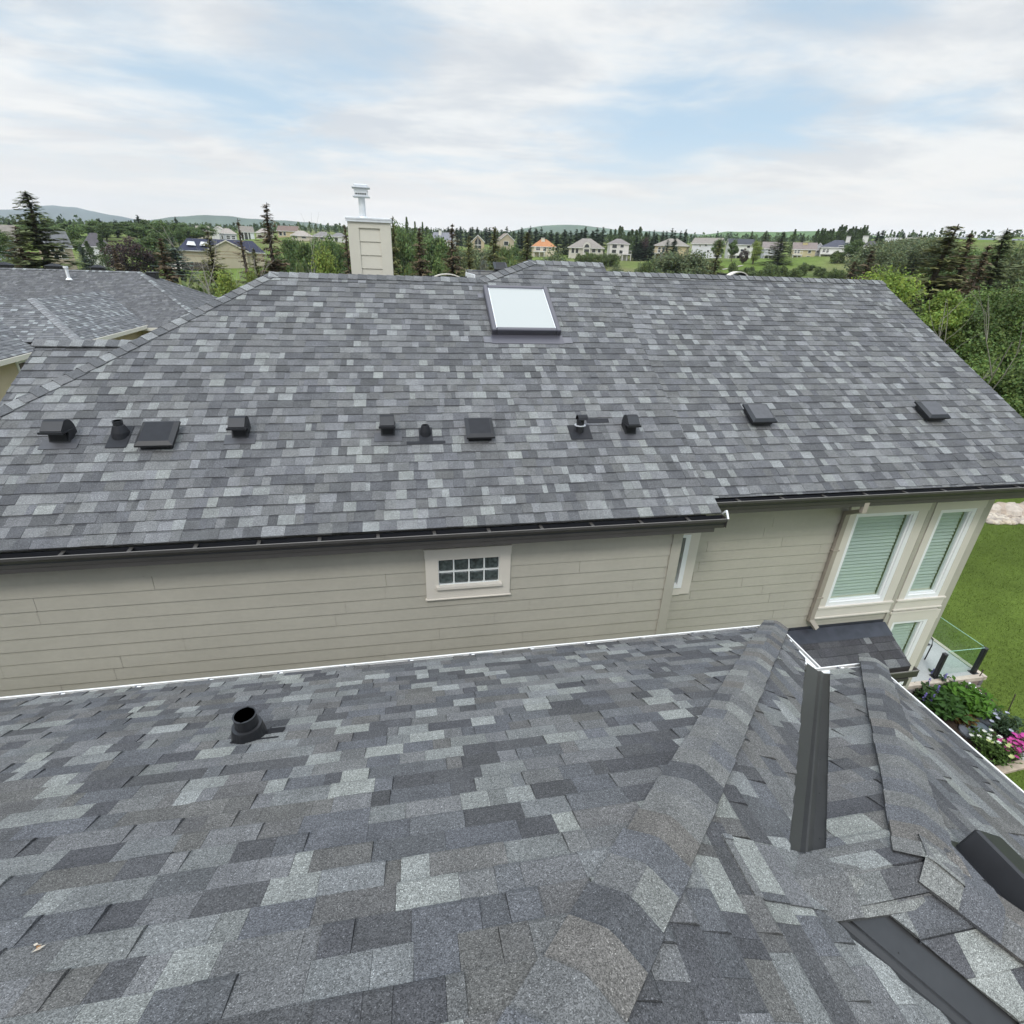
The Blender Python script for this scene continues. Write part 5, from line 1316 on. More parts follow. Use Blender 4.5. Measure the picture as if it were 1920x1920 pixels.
        mb = MB(); bx(x0_,x1_,z0_,z1_,-.035,.0,(1,1,1)); mb.build('pane', MT['pane'], wo)
    if chim:
        fx_, wid, hh, cc_ = chim; x_ = -w+fx_*2*w; mb = MB(); mb.box((x_-wid/2, d*.3, He*.6),(x_+wid/2, d*.3+wid, Hr+hh), 0, cc_, mat=Mx); mb.box((x_-wid/2-.1, d*.3-.1, Hr+hh),(x_+wid/2+.1, d*.3+wid+.1, Hr+hh+.15), 0, (.3,.3,.3), mat=Mx)
        mb.build('chimney', MT['paint'], root)
    if deck:
        a_, b_, zf, dd = deck; x0_, x1_ = -w+a_*2*w, -w+b_*2*w; zf *= He; mb = MB()
        mb.box((x0_,-dd,zf-.25),(x1_,-.005,zf), 0, dcol, mat=Mx); mb.box((x0_,-dd,zf+.85),(x1_,-dd+.08,zf+.97), 0, dcol, mat=Mx)
        for sx in (x0_, x1_-.08): mb.box((sx,-dd+.08,zf+.85),(sx+.08,-.005,zf+.97), 0, dcol, mat=Mx)
        nb_ = max(3, int((x1_-x0_)/.45))
        for i in range(nb_+1): x_ = x0_+(x1_-x0_-.06)*i/nb_; mb.box((x_,-dd+.01,zf),(x_+.06,-dd+.07,zf+.85), 0, dcol, mat=Mx)
        for x_ in (x0_+.05, (x0_+x1_)/2, x1_-.25): mb.box((x_,-dd+.1,-3),(x_+.2,-dd+.3,zf-.25), 0, dcol, mat=Mx)
        mb.build('deck', MT['paint'], root)
    if extra: extra(root, Mx, w, d, He, Hr, V)
    return root
W2 = [(.10,.26,.62,.86),(.42,.58,.62,.86),(.74,.90,.62,.86)]
W4 = W2 + [(.10,.26,.12,.38),(.42,.58,.12,.38),(.74,.9,.12,.38)]
# left group
far_house('tan two storey house with steep grey roof beside the tall left spruce', 84, 146, 488, 461, 433, 150, TAN, R_GREY, 'gable', .25, [(.22,.36,.60,.84),(.52,.68,.62,.86),(.28,.44,.12,.38),(.55,.74,.12,.38)], depth=.8)
far_house('white house with dark window bays behind the maroon tree at the left', 164, 216, 489, 460, 437, 152, WHITE, (.10,.09,.10), 'hip', .1, [(.12,.3,.55,.85),(.55,.72,.5,.88),(.78,.93,.5,.88),(.2,.4,.08,.35),(.6,.85,.06,.36)], deck=(.3,.95,.45,1.6))
far_house('tan roofed house at the far left edge behind the spruces', -30, 40, 470, 446, 421, 190, CREAM, R_TAUPE, 'gable', -.2, W2)
far_house('low grey roofed house at the left picture edge below the tan roof', -40, 26, 482, 458, 437, 165, (.33,.34,.36), (.15,.155,.17), 'hip', 0, [(.6,.8,.3,.7)])
def ext_long(root, Mx, w, d, He, Hr, V):
    # front gable bay and pale dormers of the long building
    mb = MB(); gx = .12*w; gw = .46*w; gz = He+(Hr-He)*.92
    mb.face([V(gx-gw,-.6,-4),V(gx+gw,-.6,-4),V(gx+gw,-.6,He),V(gx,-.6,gz),V(gx-gw,-.6,He)], 0, SAND); mb.face([V(gx-gw,-.6,-4),V(gx-gw,.1,-4),V(gx-gw,.1,He),V(gx-gw,-.6,He)],0,SAND)
    for k in range(3): mb.box((gx-gw,-.63,He*(.45+.2*k)),(gx+gw,-.6,He*(.45+.2*k)+.12), 0, (.30,.22,.14), mat=Mx)
    mb.build('gable_wall', MT['paint'], root)
    mb = MB()
    for s_ in (-1, 1):
        mb.face([V(gx,-1.0,gz+.1),V(gx+s_*(gw+.6),-1.0,He-.25),V(gx+s_*(gw+.6),d/2,He-.25),V(gx,d/2,gz+.1)], 0, R_NAVY)
        mb.face([V(gx,-1.0,gz+.1),V(gx+s_*(gw+.6),-1.0,He-.25),V(gx+s_*(gw+.6),-1.0,He-.55),V(gx,-1.0,gz-.2)], 0, (.6,.56,.5))
    mb.build('gable_roof', MT['farroof'], root)
    for x_ in (-.72*w, -.42*w):
        mb = MB(); z_ = He+(Hr-He)*.45; y_ = d*.2
        mb.face([V(x_-.9,y_-.9,z_-.25),V(x_+1.2,y_-.9,z_-.35),V(x_+.9,y_+.2,z_+.55),V(x_-.5,y_+.2,z_+.6)], 0, (.6,.6,.6)); mb.face([V(x_-.9,y_-.9,z_-.25),V(x_-.5,y_+.2,z_+.6),V(x_-.5,y_+.6,z_+.1)],0,(.5,.5,.5))
        mb.build('roof_light', MT['paint'], root)
    mb = MB()
    for k in range(2): mb.box((-w-.01,-.04,He*(.5+.22*k)),(w+.01,-.005,He*(.5+.22*k)+.12), 0, (.30,.22,.14), mat=Mx)
    mb.build('trim_band', MT['paint'], root)
far_house('long low sand coloured building with navy roof and front gable', 342, 497, 496, 468, 449, 168, SAND, R_NAVY, 'hip', 0, [], depth=.22, extra=ext_long)
# far row behind the left woods
far_house('pale house with low roof, leftmost of the far row behind the woods', 372, 398, 447, 432, 424, 255, CREAM, R_PALE, 'gable', .2, [(.3,.5,.4,.7)])
far_house('beige gabled house in the far row next to the pale leftmost one', 396, 428, 450, 433, 424, 250, WHITE, R_PALE, 'front', -.25, [(.55,.8,.3,.55)])
far_house('pale roofed house with grey walls and small balcony in the far row', 414, 446, 456, 437, 428, 235, GREY, R_PALE, 'hip', 0, [(.1,.2,.4,.75),(.4,.6,.4,.75),(.7,.9,.4,.75)], deck=(.3,.98,.3,1.5))
far_house('bright white house with glazed front and narrow gable in the far row', 452, 480, 453, 434, 424, 240, (.7,.7,.72), R_TAUPE, 'gable', .15, [(.06,.2,.15,.9),(.28,.5,.15,.9),(.58,.7,.15,.9)])
far_house('pinkish beige house hidden behind the tall brown topped spruce', 482, 514, 452, 436, 428, 240, CREAM, R_PALE, 'hip', 0, [(.1,.3,.3,.7),(.6,.8,.3,.7)])
far_house('tan house with brown roof and gabled end in the far row', 518, 561, 446, 432, 423, 245, (.50,.40,.25), R_BROWN, 'gable', -.3, [(.08,.22,.3,.8),(.3,.42,.3,.8)])
far_house('low house with pale pyramid roof in front of the brown roofed one', 546, 586, 449, 441, 432, 215, CREAM, R_PALE, 'hip', 0, [(.1,.3,.3,.7),(.5,.7,.3,.7)])
far_house('wide low house with grey brown roof left of the chimney', 586, 628, 450, 443, 434, 220, CREAM, (.20,.185,.18), 'hip', 0, [(.1,.2,.2,.7),(.35,.5,.2,.7),(.7,.85,.2,.7)])
far_house('white house with grey roof partly hidden by the white chimney', 622, 652, 454, 443, 436, 215, WHITE, (.19,.18,.18), 'hip', 0, [(.2,.4,.2,.7)])
# centre
far_house('white house with grey blue roof just right of the chimney among trees', 806, 850, 470, 450, 435, 205, WHITE, (.20,.20,.225), 'gable', -.35, [(.3,.5,.2,.45),(.65,.8,.2,.45)], chim=(.35,.9,.6,WHITE))
def ext_glass(root, Mx, w, d, He, Hr, V):
    mb = MB(); z1_ = He*.35
    mb.face([V(-w*.5,-.06,z1_),V(w*.5,-.06,z1_),V(w*.5,-.06,He*.98),V(0,-.06,Hr-.6),V(-w*.5,-.06,He*.98)]); g_ = mb.build('window', MT['pane'], root)
    mb = MB()
    for x_ in (-.05,): mb.box((x_,-.12,z1_),(x_+.12,-.05,Hr-.8),0,(.6,.58,.55),mat=Mx)
    mb.box((-w*.5,-.11,He*.62),(w*.5,-.05,He*.68),0,(.6,.58,.55),mat=Mx); mb.build('mullion', MT['paint'], g_)
far_house('tan chalet with tall pointed glass front among dark spruces', 884, 908, 473, 452, 440, 190, (.46,.37,.25), R_GREY, 'front', 0, [], extra=ext_glass)
far_house('tan house with steep brown roof and pointed dark window', 934, 966, 468, 449, 437, 195, (.42,.35,.26), (.24,.19,.16), 'front', .3, [(.3,.6,.4,.8)])
def ext_oval(root, Mx, w, d, He, Hr, V):
    pass
far_house('cream house with bright orange roof among the spruces', 998, 1042, 480, 461, 448, 190, (.58,.50,.38), R_ORANGE, 'hip', .12, [(.12,.3,.55,.92),(.45,.58,.5,.9),(.72,.8,.68,.85),(.88,.96,.6,.88)], deck=(.0,.5,.45,1.6), chim=(.45,1.1,.3,(.62,.58,.5)))
def ext_arch(root, Mx, w, d, He, Hr, V):
    mb = MB(); cx_, cz_, rw = w*.04, He*.98, w*.22
    pts = [V(cx_+rw*math.cos(math.pi*k/10), -.5, cz_+rw*1.15*math.sin(math.pi*k/10)) for k in range(11)]
    mb.face([V(cx_-rw,-.5,-2),V(cx_+rw,-.5,-2)]+pts, 0, (.58,.55,.5)); 
    for k in range(10): mb.face([pts[k],pts[k+1],pts[k+1]+(V(0,1,0)-V(0,0,0))*d*.4,pts[k]+(V(0,1,0)-V(0,0,0))*d*.4], 0, (.58,.55,.5))
    a_ = mb.build('arched_bay', MT['paint'], root)
    mb = MB(); mb.face([V(cx_+rw*.65*math.cos(math.pi*k/10), -.54, cz_-.1+rw*.8*math.sin(math.pi*k/10)) for k in range(11)]); mb.face([V(cx_-rw*.65,-.54,He*.3),V(cx_+rw*.65,-.54,He*.3),V(cx_+rw*.65,-.54,He*.72),V(cx_-rw*.65,-.54,He*.72)]); mb.build('window', MT['pane'], a_)
far_house('beige bungalow with wide taupe roof and arched white centre bay', 1066, 1130, 478, 463, 446, 190, (.54,.50,.44), R_TAUPE, 'hip', 0, [(.08,.16,.2,.8),(.2,.28,.2,.8),(.68,.78,.35,.8),(.85,.93,.35,.8)], extra=ext_arch)
far_house('narrow three storey white house with hipped grey roof and side deck', 1139, 1179, 487, 456, 447, 200, (.62,.58,.55), (.21,.185,.175), 'hip', .2, [(.12,.36,.70,.92),(.55,.72,.75,.93),(.12,.34,.40,.60),(.52,.7,.38,.58),(.3,.55,.04,.22)], deck=(.62,1.1,.36,2.2), dcol=(.6,.58,.57))
far_house('beige house with tan roof and raised white deck at its left', 1222, 1287, 483, 459, 446, 205, (.47,.39,.24), R_TAUPE, 'hip', -.15, [(.12,.2,.4,.8),(.25,.33,.4,.8),(.62,.72,.5,.85)], deck=(-.15,.28,.35,2.0))
far_house('large white house with plain walls and pale gabled roof', 1290, 1348, 483, 455, 445, 205, (.66,.66,.69), R_TAUPE, 'gable', -.3, [(.28,.33,.75,.83),(.48,.56,.78,.88),(.6,.68,.38,.5),(.84,.93,.68,.84),(.82,.93,.34,.5)], depth=.6)
far_house('white house with charcoal roof behind young trees', 1360, 1411, 486, 457, 447, 200, (.66,.65,.62), (.05,.053,.065), 'gable', .2, [(.06,.16,.3,.55),(.5,.62,.35,.65),(.74,.86,.75,.9),(.4,.52,.06,.2),(.58,.7,.06,.2)], deck=(.0,.6,.28,1.8))
far_house('grey house with brownish roof and white deck left of the wide spruce', 1425, 1462, 487, 465, 453, 200, GREY, (.23,.195,.185), 'gable', .1, [(.3,.42,.55,.85),(.7,.85,.5,.85),(.2,.4,.05,.3),(.6,.75,.05,.32)], deck=(.1,.6,.42,1.6))
far_house('yellow beige house with tall yellow chimney and white balcony', 1482, 1527, 486, 466, 454, 200, (.50,.43,.26), (.21,.17,.155), 'gable', .1, [(.08,.16,.55,.85),(.22,.3,.55,.85),(.68,.8,.6,.85),(.66,.8,.1,.3)], deck=(.0,.42,.42,1.6), chim=(.5,1.3,.0,(.50,.42,.22)))
far_house('grey gabled wing attached beside the yellow beige house', 1522, 1540, 486, 464, 455, 205, (.45,.45,.47), (.20,.18,.17), 'front', 0, [(.3,.6,.55,.75)])
far_house('white house with dark blue roof, dormer storey and long balcony', 1534, 1594, 486, 462, 449, 200, (.64,.63,.60), (.06,.062,.085), 'hip', 0, [(.08,.16,.55,.78),(.2,.27,.5,.78),(.55,.68,.85,1.05),(.2,.28,.1,.28),(.5,.6,.1,.28)], deck=(.02,.75,.42,1.8), chim=(.78,1.1,.9,WHITE))
far_house('white house with dark roof seen right of the round green tree', 1610, 1642, 487, 460, 451, 205, (.66,.65,.62), (.08,.075,.08), 'hip', .1, [(.3,.45,.7,.88),(.6,.75,.7,.88),(.2,.35,.35,.55)], chim=(.05,1.4,1.2,WHITE))
far_house('pale grey roofed house on the rise above the willows', 1656, 1690, 462, 453, 445, 245, (.52,.50,.47), (.36,.35,.34), 'gable', .2, [(.3,.5,.3,.7)])
far_house('low pale house on the skyline right of the willows', 1694, 1722, 458, 451, 445, 255, (.55,.53,.5), (.38,.35,.32), 'gable', -.1, [(.3,.5,.3,.7)])
far_house('cream house glimpsed behind the right hand conifers', 1776, 1812, 478, 458, 444, 205, (.56,.48,.30), (.20,.21,.235), 'hip', 0, [(.2,.4,.4,.75)])
far_house('grey blue roofed house with white chimney on the right hill', 1826, 1880, 474, 463, 446, 215, (.55,.53,.50), (.19,.21,.25), 'gable', .1, [(.3,.45,.2,.7)], chim=(.72,1.5,.5,(.6,.58,.55)))
far_house('white house with grey blue roof at the right picture edge', 1884, 1940, 476, 462, 447, 220, (.62,.58,.54), (.22,.23,.26), 'gable', -.15, [(.3,.45,.2,.7)])

# ------------------------------------------------------------------ trees
def card(mb, c, d, up_, l, w, col):
    s_ = d.cross(up_)
    if s_.length < 1e-4: s_ = d.cross(X)
    s_ = s_.normalized()*w
    mb.face([c-d*l*.5, c+s_-d*l*.1, c+d*l*.5, c-s_+d*l*.05], 0, col)
def trunk_mesh(mb, h, r0, rg, lean=.02, n=7):
    pts = [Vector((rg.uniform(-1,1)*lean*h*i/n, rg.uniform(-1,1)*lean*h*i/n, h*i/n)) for i in range(n+1)]
    pts[0] = Vector((0,0,-.4)); mb.tube(pts, [r0*(1-i/n)**.8+.012 for i in range(n+1)], 7, cap=False)
    return pts
def spruce_mesh(name, h, R, seed, col, coltop=None, whorls=30, dens=1.0, skinny=.78, cs=1.0, low=.05):
    rg = random.Random(seed); tr = MB(); trunk_mesh(tr, h, h*.013+.03, rg, .008); cr = MB()
    for i in range(whorls):
        f = low + (1-low)*(i+rg.random()*.6)/whorls
        if f > .99: f = .99
        z = h*f; Lm = R*((1-f)**skinny)*rg.uniform(.72,1.2)+.025*R
        nb_ = rg.choice((5,6,6,7)); a0 = rg.uniform(0,6.28)
        for b in range(nb_):
            if rg.random() > .93*dens: continue
            a = a0 + 6.283*b/nb_ + rg.uniform(-.35,.35); Ln = Lm*rg.uniform(.55,1.15)
            dr = -.34+.55*f + rg.uniform(-.1,.1)
            dv = Vector((math.cos(a), math.sin(a), 0)); sv = Vector((-math.sin(a), math.cos(a), 0))
            zz_ = min(h*.985, z + rg.uniform(-.8,.8)*h/whorls); p0 = Vector((0,0,zz_)); steps = max(3, int(Ln/(.20*cs)))
            bt = rg.uniform(.75,1.25)
            if Ln > .35*R and h < 30: tr.tube([p0, p0+dv*Ln*.55+Z*(dr*Ln*.5), p0+dv*Ln*.95+Z*(dr*Ln*.72)], [.022,.014,.006], 4, cap=False)
            for k in range(steps):
                s_ = (k+.5)/steps; q = p0 + dv*(Ln*s_) + Z*(dr*Ln*s_ + .22*Ln*s_*s_*.8)
                wd = (.36*Ln*(1-s_)**.7+.10*min(1,Ln/R*2.5))*.9; ck = min(1, .38+1.3*Ln/R)
                for m in range(4):
                    o_ = sv*rg.uniform(-wd,wd) + Z*rg.uniform(-.10,.05) + dv*rg.uniform(-.1,.1)
                    d_ = (dv*rg.uniform(.5,1)+sv*(1 if o_.dot(sv) > 0 else -1)*rg.uniform(.1,.9)+Z*rg.uniform(-.55,.1)).normalized()
                    c_ = col
                    if coltop and f > coltop[1]+rg.uniform(-.08,.08): c_ = coltop[0]
                    tip = .75+.6*s_; v_ = bt*tip*rg.uniform(.65,1.35)
                    card(cr, q+o_, d_, Vector((rg.uniform(-.5,.5),rg.uniform(-.5,.5),1)), .34*cs*ck*rg.uniform(.7,1.4), .075*cs*ck*rg.uniform(.7,1.4), (c_[0]*v_,c_[1]*v_,c_[2]*v_))
    return tr, cr
def broad_mesh(h, R, seed, col, nleaf=5000, leaf=.2, clumps=26, base=.28, shape=1.0, var=.35, limb=6, airy=.0, rcr=(.24,.42)):
    rg = random.Random(seed); tr = MB(); tp_ = trunk_mesh(tr, h*.62, h*.018+.05, rg, .03); cr = MB()
    cl = []
    for i in range(clumps):
        while True:
            p = Vector((rg.uniform(-1,1), rg.uniform(-1,1), rg.uniform(-1,1)))
            if .25 < p.length < 1: break
        zz = base*h + (p.z*.5+.5)*(1-base)*h*.96; prof = (1-abs(p.z)**2.2*.75)*(1 if p.z < 0 else shape+(1-shape)*(1-p.z))
        c = Vector((p.x*R*.78*prof, p.y*R*.78*prof, zz)); rc = R*rg.uniform(*rcr)
        cl.append((c, rc, rg.uniform(1-var,1+var)))
    for i in range(limb):
        c = rg.choice(cl)[0]; s0 = rg.choice(tp_[2:5]); tr.tube([s0, s0.lerp(c,.5)+Z*.1*h*.3*rg.random(), c], [h*.008+.02,h*.005+.012,.008], 5, cap=False)
    for k in range(nleaf):
        c, rc, br = cl[k % len(cl)]
        d = Vector((rg.gauss(0,1), rg.gauss(0,1), rg.gauss(0,1))).normalized(); rad = rc*(rg.random()**.45)*rg.uniform(.8,1.22+airy)
        q = c + Vector((d.x*rad, d.y*rad, d.z*rad*.82))
        n_ = (d*.5+Vector((rg.uniform(-1,1),rg.uniform(-1,1),rg.uniform(-.2,1)))).normalized()
        t_ = n_.cross(Vector((rg.uniform(-1,1),rg.uniform(-1,1),rg.uniform(-1,1)))).normalized()
        v_ = br*rg.uniform(.6,1.4); l_ = leaf*rg.uniform(.65,1.35)
        y_ = rg.uniform(-.15,.15)
        card(cr, q, t_, n_, l_, l_*.36, (col[0]*v_*(1+y_), col[1]*v_, col[2]*v_*(1-y_)))
    return tr, cr
def poplar_mesh(h, R, seed, col, nleaf=1500, leaf=.4):
    rg = random.Random(seed); tr = MB(); trunk_mesh(tr, h*.95, h*.01+.05, rg, .01); cr = MB()
    for k in range(nleaf):
        f = rg.random(); z = h*(.06+.94*f); r_ = R*math.sin(math.pi*min(1,(f*.86+.10)))**.8*(1-.55*f)*1.4*(rg.random()**.5)*(1+.28*math.sin(f*23+seed)+.2*math.sin(f*51))
        a = rg.uniform(0,6.28); q = Vector((r_*math.cos(a), r_*math.sin(a), z))
        d_ = Vector((math.cos(a)*.4, math.sin(a)*.4, rg.uniform(.3,1.2))).normalized(); v_ = rg.uniform(.6,1.4)*(1+.25*math.sin(f*17+a))
        card(cr, q, d_, Vector((math.cos(a+rg.uniform(-1,1)),math.sin(a+rg.uniform(-1,1)),rg.uniform(-.3,.6))), leaf*rg.uniform(.7,1.3), leaf*.3, tuple(x*v_ for x in col))
    return tr, cr
BARK = MT['bark']
PROTO = {}
def proto(key, tr, cr, m):
    cr.c = [(x*1.28, y*1.22, z*1.22) for x, y, z in cr.c]
    def mk(mb, mm, nm):
        o = mb.build(nm, mm); me = o.data; bpy.data.objects.remove(o); return me
    PROTO[key] = (mk(tr, BARK, 'trunk'), mk(cr, m, 'crown'))
def tree(key, name, label, p, sc=1.0, rz=0.0, group=None, sx=None, cat='tree', tilt=(0,0)):
    o = thing(name, label, cat, p, group); o.rotation_euler = (tilt[0], tilt[1], rz); o.scale = (sx or sc, sx or sc, sc)
    for nm, me in zip(('trunk', 'crown'), PROTO[key]):
        c = bpy.data.objects.new(nm, me); COL.objects.link(c); c.parent = o
    return o
G_SPR, G_OLV, G_BRN, G_BLU = (.085,.105,.045), (.115,.122,.048), (.115,.090,.055), (.085,.118,.095)
for k in range(3):
    proto(f'spr{k}', *spruce_mesh('s', 10, 2.1, 20+k, G_SPR, whorls=46), MT['needle'])
    proto(f'olv{k}', *spruce_mesh('s', 10, 1.9, 30+k, G_OLV, whorls=42, dens=.9), MT['needle'])
    proto(f'brn{k}', *spruce_mesh('s', 10, 1.5, 40+k, G_OLV, coltop=(G_BRN,(.62,.45,.2)[k]), whorls=40, dens=.9), MT['needle'])
    proto(f'blu{k}', *spruce_mesh('s', 10, 2.6, 50+k, G_BLU, whorls=42), MT['needle'])
    proto(f'fspr{k}', *spruce_mesh('s', 10, 2.0, 60+k, (.060,.088,.055), whorls=17, cs=2.4), MT['needle'])
proto('sparse', *spruce_mesh('s', 10, 2.0, 71, (.036,.044,.02), coltop=(G_BRN,.55), whorls=24, dens=.62, skinny=1.15), MT['needle'])
for k in range(3):
    proto(f'dec{k}', *broad_mesh(9, 3.3, 80+k, (.088,.135,.045), 5200, .34, 30), MT['leaf'])
    proto(f'wil{k}', *broad_mesh(8, 4.0, 90+k, (.115,.145,.07), 5600, .34, 34, base=.1, airy=.25), MT['leaf'])
    proto(f'lime{k}', *broad_mesh(6, 1.9, 100+k, (.165,.215,.050), 7000, .12, 26, base=.12, shape=.55), MT['leaf'])
    proto(f'pop{k}', *poplar_mesh(12, 1.35, 110+k, (.078,.115,.048)), MT['leaf'])
    proto(f'bush{k}', *broad_mesh(3.2, 2.2, 120+k, (.105,.145,.05), 3200, .26, 18, base=.0), MT['leaf'])
proto('maroon', *broad_mesh(7, 3.6, 131, (.050,.034,.032), 4200, .32, 30, base=.1), MT['leaf'])
proto('silver', *broad_mesh(5, 2.6, 132, (.15,.165,.13), 3000, .24, 22, base=.05), MT['leaf'])
def ground_at(px, r):
    a = azim(px); return Vector((r*math.sin(a), r*math.cos(a), zt(r*math.sin(a), r*math.cos(a))))
def plant(key, name, label, px, pytop, r, wpx=None, group=None, rz=None, lo=None):
    # px is the column of the tree top, its height follows from the top row and the terrain
    t_ = at(px, pytop, r); b = Vector((t_.x, t_.y, zt(t_.x, t_.y)))
    h0_ = {'spr':10,'olv':10,'brn':10,'blu':10,'fsp':10,'spa':10,'dec':9,'wil':8,'lim':6,'pop':12,'bus':3.2,'mar':7,'sil':5}[key[:3]]
    sc = max(.2, (t_.z-b.z)/h0_); sx = None
    if wpx:
        wm = wpx*r/F_PX*(1.6 if key[:3] in ('spr','olv','brn','blu','fsp','spa') else 1.1); w0 = {'spr':4.0,'olv':3.7,'brn':3.0,'blu':5.0,'fsp':3.9,'spa':3.6,'dec':6.6,'wil':8,'lim':3.8,'pop':2.6,'bus':4.4,'mar':7.2,'sil':5.2}[key[:3]]; sx = wm/w0
    return tree(key, name, label, b, sc, rnd.uniform(0,6.28) if rz is None else rz, group, sx)
SP = 'spruce_tree'
# tall conifers between the near roofs and the valley
plant('spr0', SP, 'tall dark spruce at the left, highest tree in front of the tan house', 46, 357, 62, 95)
plant('brn2', SP, 'smaller brown tipped spruce just left of the tallest left spruce', 27, 424, 66, 58)
plant('brn2', SP, 'narrow rust brown spruce standing in the field by the maroon tree', 213, 466, 70, 26)
plant('brn0', SP, 'brown topped spruce behind the black box vent of the left roof', 299, 446, 52, 52)
plant('olv1', SP, 'spruce behind bare white branches in front of the navy roofed building', 388, 432, 60, 56)
plant('sparse', SP, 'dark spruce with thin top left of the two tallest centre spruces', 445, 409, 56, 60)
plant('olv2', SP, 'short dark spruce close beside the thin topped spruce', 474, 462, 54, 44)
plant('brn1', SP, 'tallest spruce left of the chimney, its upper half rust brown', 497, 379, 54, 62)
plant('brn1', SP, 'brown spruce close against the left side of the chimney', 646, 420, 60, 34)
plant('olv0', SP, 'dark spruce just behind the right edge of the chimney', 735, 404, 58, 40)
plant('brn0', SP, 'slim brown spruce first to the right of the chimney woods', 786, 426, 56, 50)
plant('brn0', SP, 'tall slim spruce in front of the white house with grey blue roof', 848, 419, 58, 50)
plant('olv1', SP, 'olive spruce between the slim tall one and the glass fronted chalet', 879, 440, 54, 46)
plant('olv0', SP, 'full olive spruce in front of the steep brown roof', 928, 424, 56, 66)
plant('olv2', SP, 'broad olive spruce left of the orange roof', 989, 431, 66, 58)
plant('olv2', SP, 'dark narrow conifer in front of the large white house', 1351, 446, 92, 40)
plant('brn1', SP, 'short brown conifer at the ridge end, left of its darker twin', 1604, 489, 72, 48)
plant('brn0', SP, 'dark brown conifer behind the right end of the long ridge', 1637, 469, 68, 52)
plant('olv1', SP, 'tall open conifer at the right with branches reaching the skyline', 1790, 420, 44, 130)
plant('brn0', SP, 'brown tinged conifer next to the tall open conifer at the right', 1822, 437, 46, 78)
plant('brn2', SP, 'low rust coloured conifer below the right hand houses', 1855, 459, 42, 60)
plant('spr2', SP, 'dark blue green conifer near the right picture edge', 1893, 427, 58, 80)
# broad trees round the near houses
DT = 'deciduous_tree'
def big(label, px, pytop, r, R, seed, col, n, leaf, base=.12, clumps=44, shape=.8, name=DT, airy=.1):
    t_ = at(px, pytop, r); b = Vector((t_.x, t_.y, zt(t_.x, t_.y))); h = t_.z-b.z
    tr, cr = broad_mesh(h, R, seed, col, n, leaf, clumps, base, shape, .42, 14, airy, (.17,.30))
    root = thing(name, label, 'tree', b)
    for mb, nm, m in ((tr, 'trunk', BARK), (cr, 'crown', MT['leaf'])):
        o = mb.build(nm, m); o.parent = root
    return root
big('bright green tree just beyond the right end of the long ridge', 1678, 486, 34, 3.3, 1, (0.221,0.297,0.059), 46000, .12, .1, 46, .6)
big('fresh green tree rising over the slanted roof edge at the right', 1735, 580, 33, 2.4, 2, (0.191,0.271,0.059), 42000, .12, .1, 40, .6)
big('light green tree with pointed crown between the two bigger right trees', 1788, 532, 34, 2.1, 3, (0.206,0.284,0.062), 36000, .12, .1, 34, .5)
big('big spreading tree with dark limbs at the right picture edge', 1880, 528, 37, 4.4, 4, (0.130,0.191,0.055), 80000, .13, .06, 62, .9, airy=.3)
big('dense mid green tree crowding the right picture edge', 2010, 575, 37, 5.2, 5, (0.140,0.210,0.059), 60000, .14, .06, 54, .9)
big('low green tree at the right beside the sloping roof edge', 1838, 660, 33, 2.2, 6, (0.148,0.218,0.059), 40000, .11, .02, 38, .8)
big('green tree at the lower right edge above the lawn', 1936, 690, 33, 3.0, 7, (0.140,0.205,0.059), 46000, .115, .02, 40, .8)
plant('lime0', DT, 'lime green young tree below the long low building', 412, 489, 40, 74)
plant('lime1', DT, 'lime green sapling against the left hip of the main roof', 470, 492, 38, 52)
plant('lime2', DT, 'bright yellow green tree left of the chimney', 603, 462, 44, 84)
plant('lime0', DT, 'small lime green tree left of the orange roofed house behind the wing', 962, 484, 60, 30)
plant('lime1', DT, 'pale lime shrubby tree at the foot of the tallest spruce', 508, 489, 60, 30)
plant('bush1', DT, 'sprawling yellow green thicket by the bare white trunks', 372, 516, 46, 90)
def bare(label, px, pyb, pytop, r, seed, spread=.5, name='dead_tree'):
    t_ = at(px, pytop, r); h = t_.z - zt(t_.x, t_.y); b = Vector((t_.x, t_.y, zt(t_.x, t_.y))); rg = random.Random(seed); mb = MB()
    def br(p, d, L_, rad, dep):
        pts = [p]; dd = d.copy()
        for i in range(4): dd = (dd + Vector((rg.uniform(-.2,.2),rg.uniform(-.2,.2),rg.uniform(-.05,.15)))).normalized(); pts.append(pts[-1]+dd*L_/4)
        mb.tube(pts, [rad*(1-.16*i) for i in range(5)], 5, cap=False)
        if dep:
            for i in range(3): br(pts[rg.choice((1,2,3,3))], (dd+Vector((rg.uniform(-1,1),rg.uniform(-1,1),rg.uniform(0,.5)))*spread*1.6).normalized(), L_*rg.uniform(.4,.65), rad*.5, dep-1)
    root = thing(name, label, 'tree', b)
    for i in range(3): br(b+Vector((rg.uniform(-.2,.2),rg.uniform(-.2,.2),-.2)), Vector((rg.uniform(-.25,.25),rg.uniform(-.25,.25),1)).normalized(), h*rg.uniform(.7,1.0), .05, 2)
    o = mb.build('trunk', MT['deadwood']); o.parent = root; o.matrix_parent_inverse = Matrix.Translation(-b)
bare('bare whitish tree in front of the low sand coloured building', 397, 556, 470, 46, 2)
bare('bare grey tree leaning at the right slope of the dark left roof', 372, 552, 512, 44, 3)
bare('bare grey tree right of the tallest centre spruce', 538, 515, 466, 56, 5, .25)
bare('bare grey branches rising above the big right hand tree', 1868, 600, 524, 31, 7, .6)
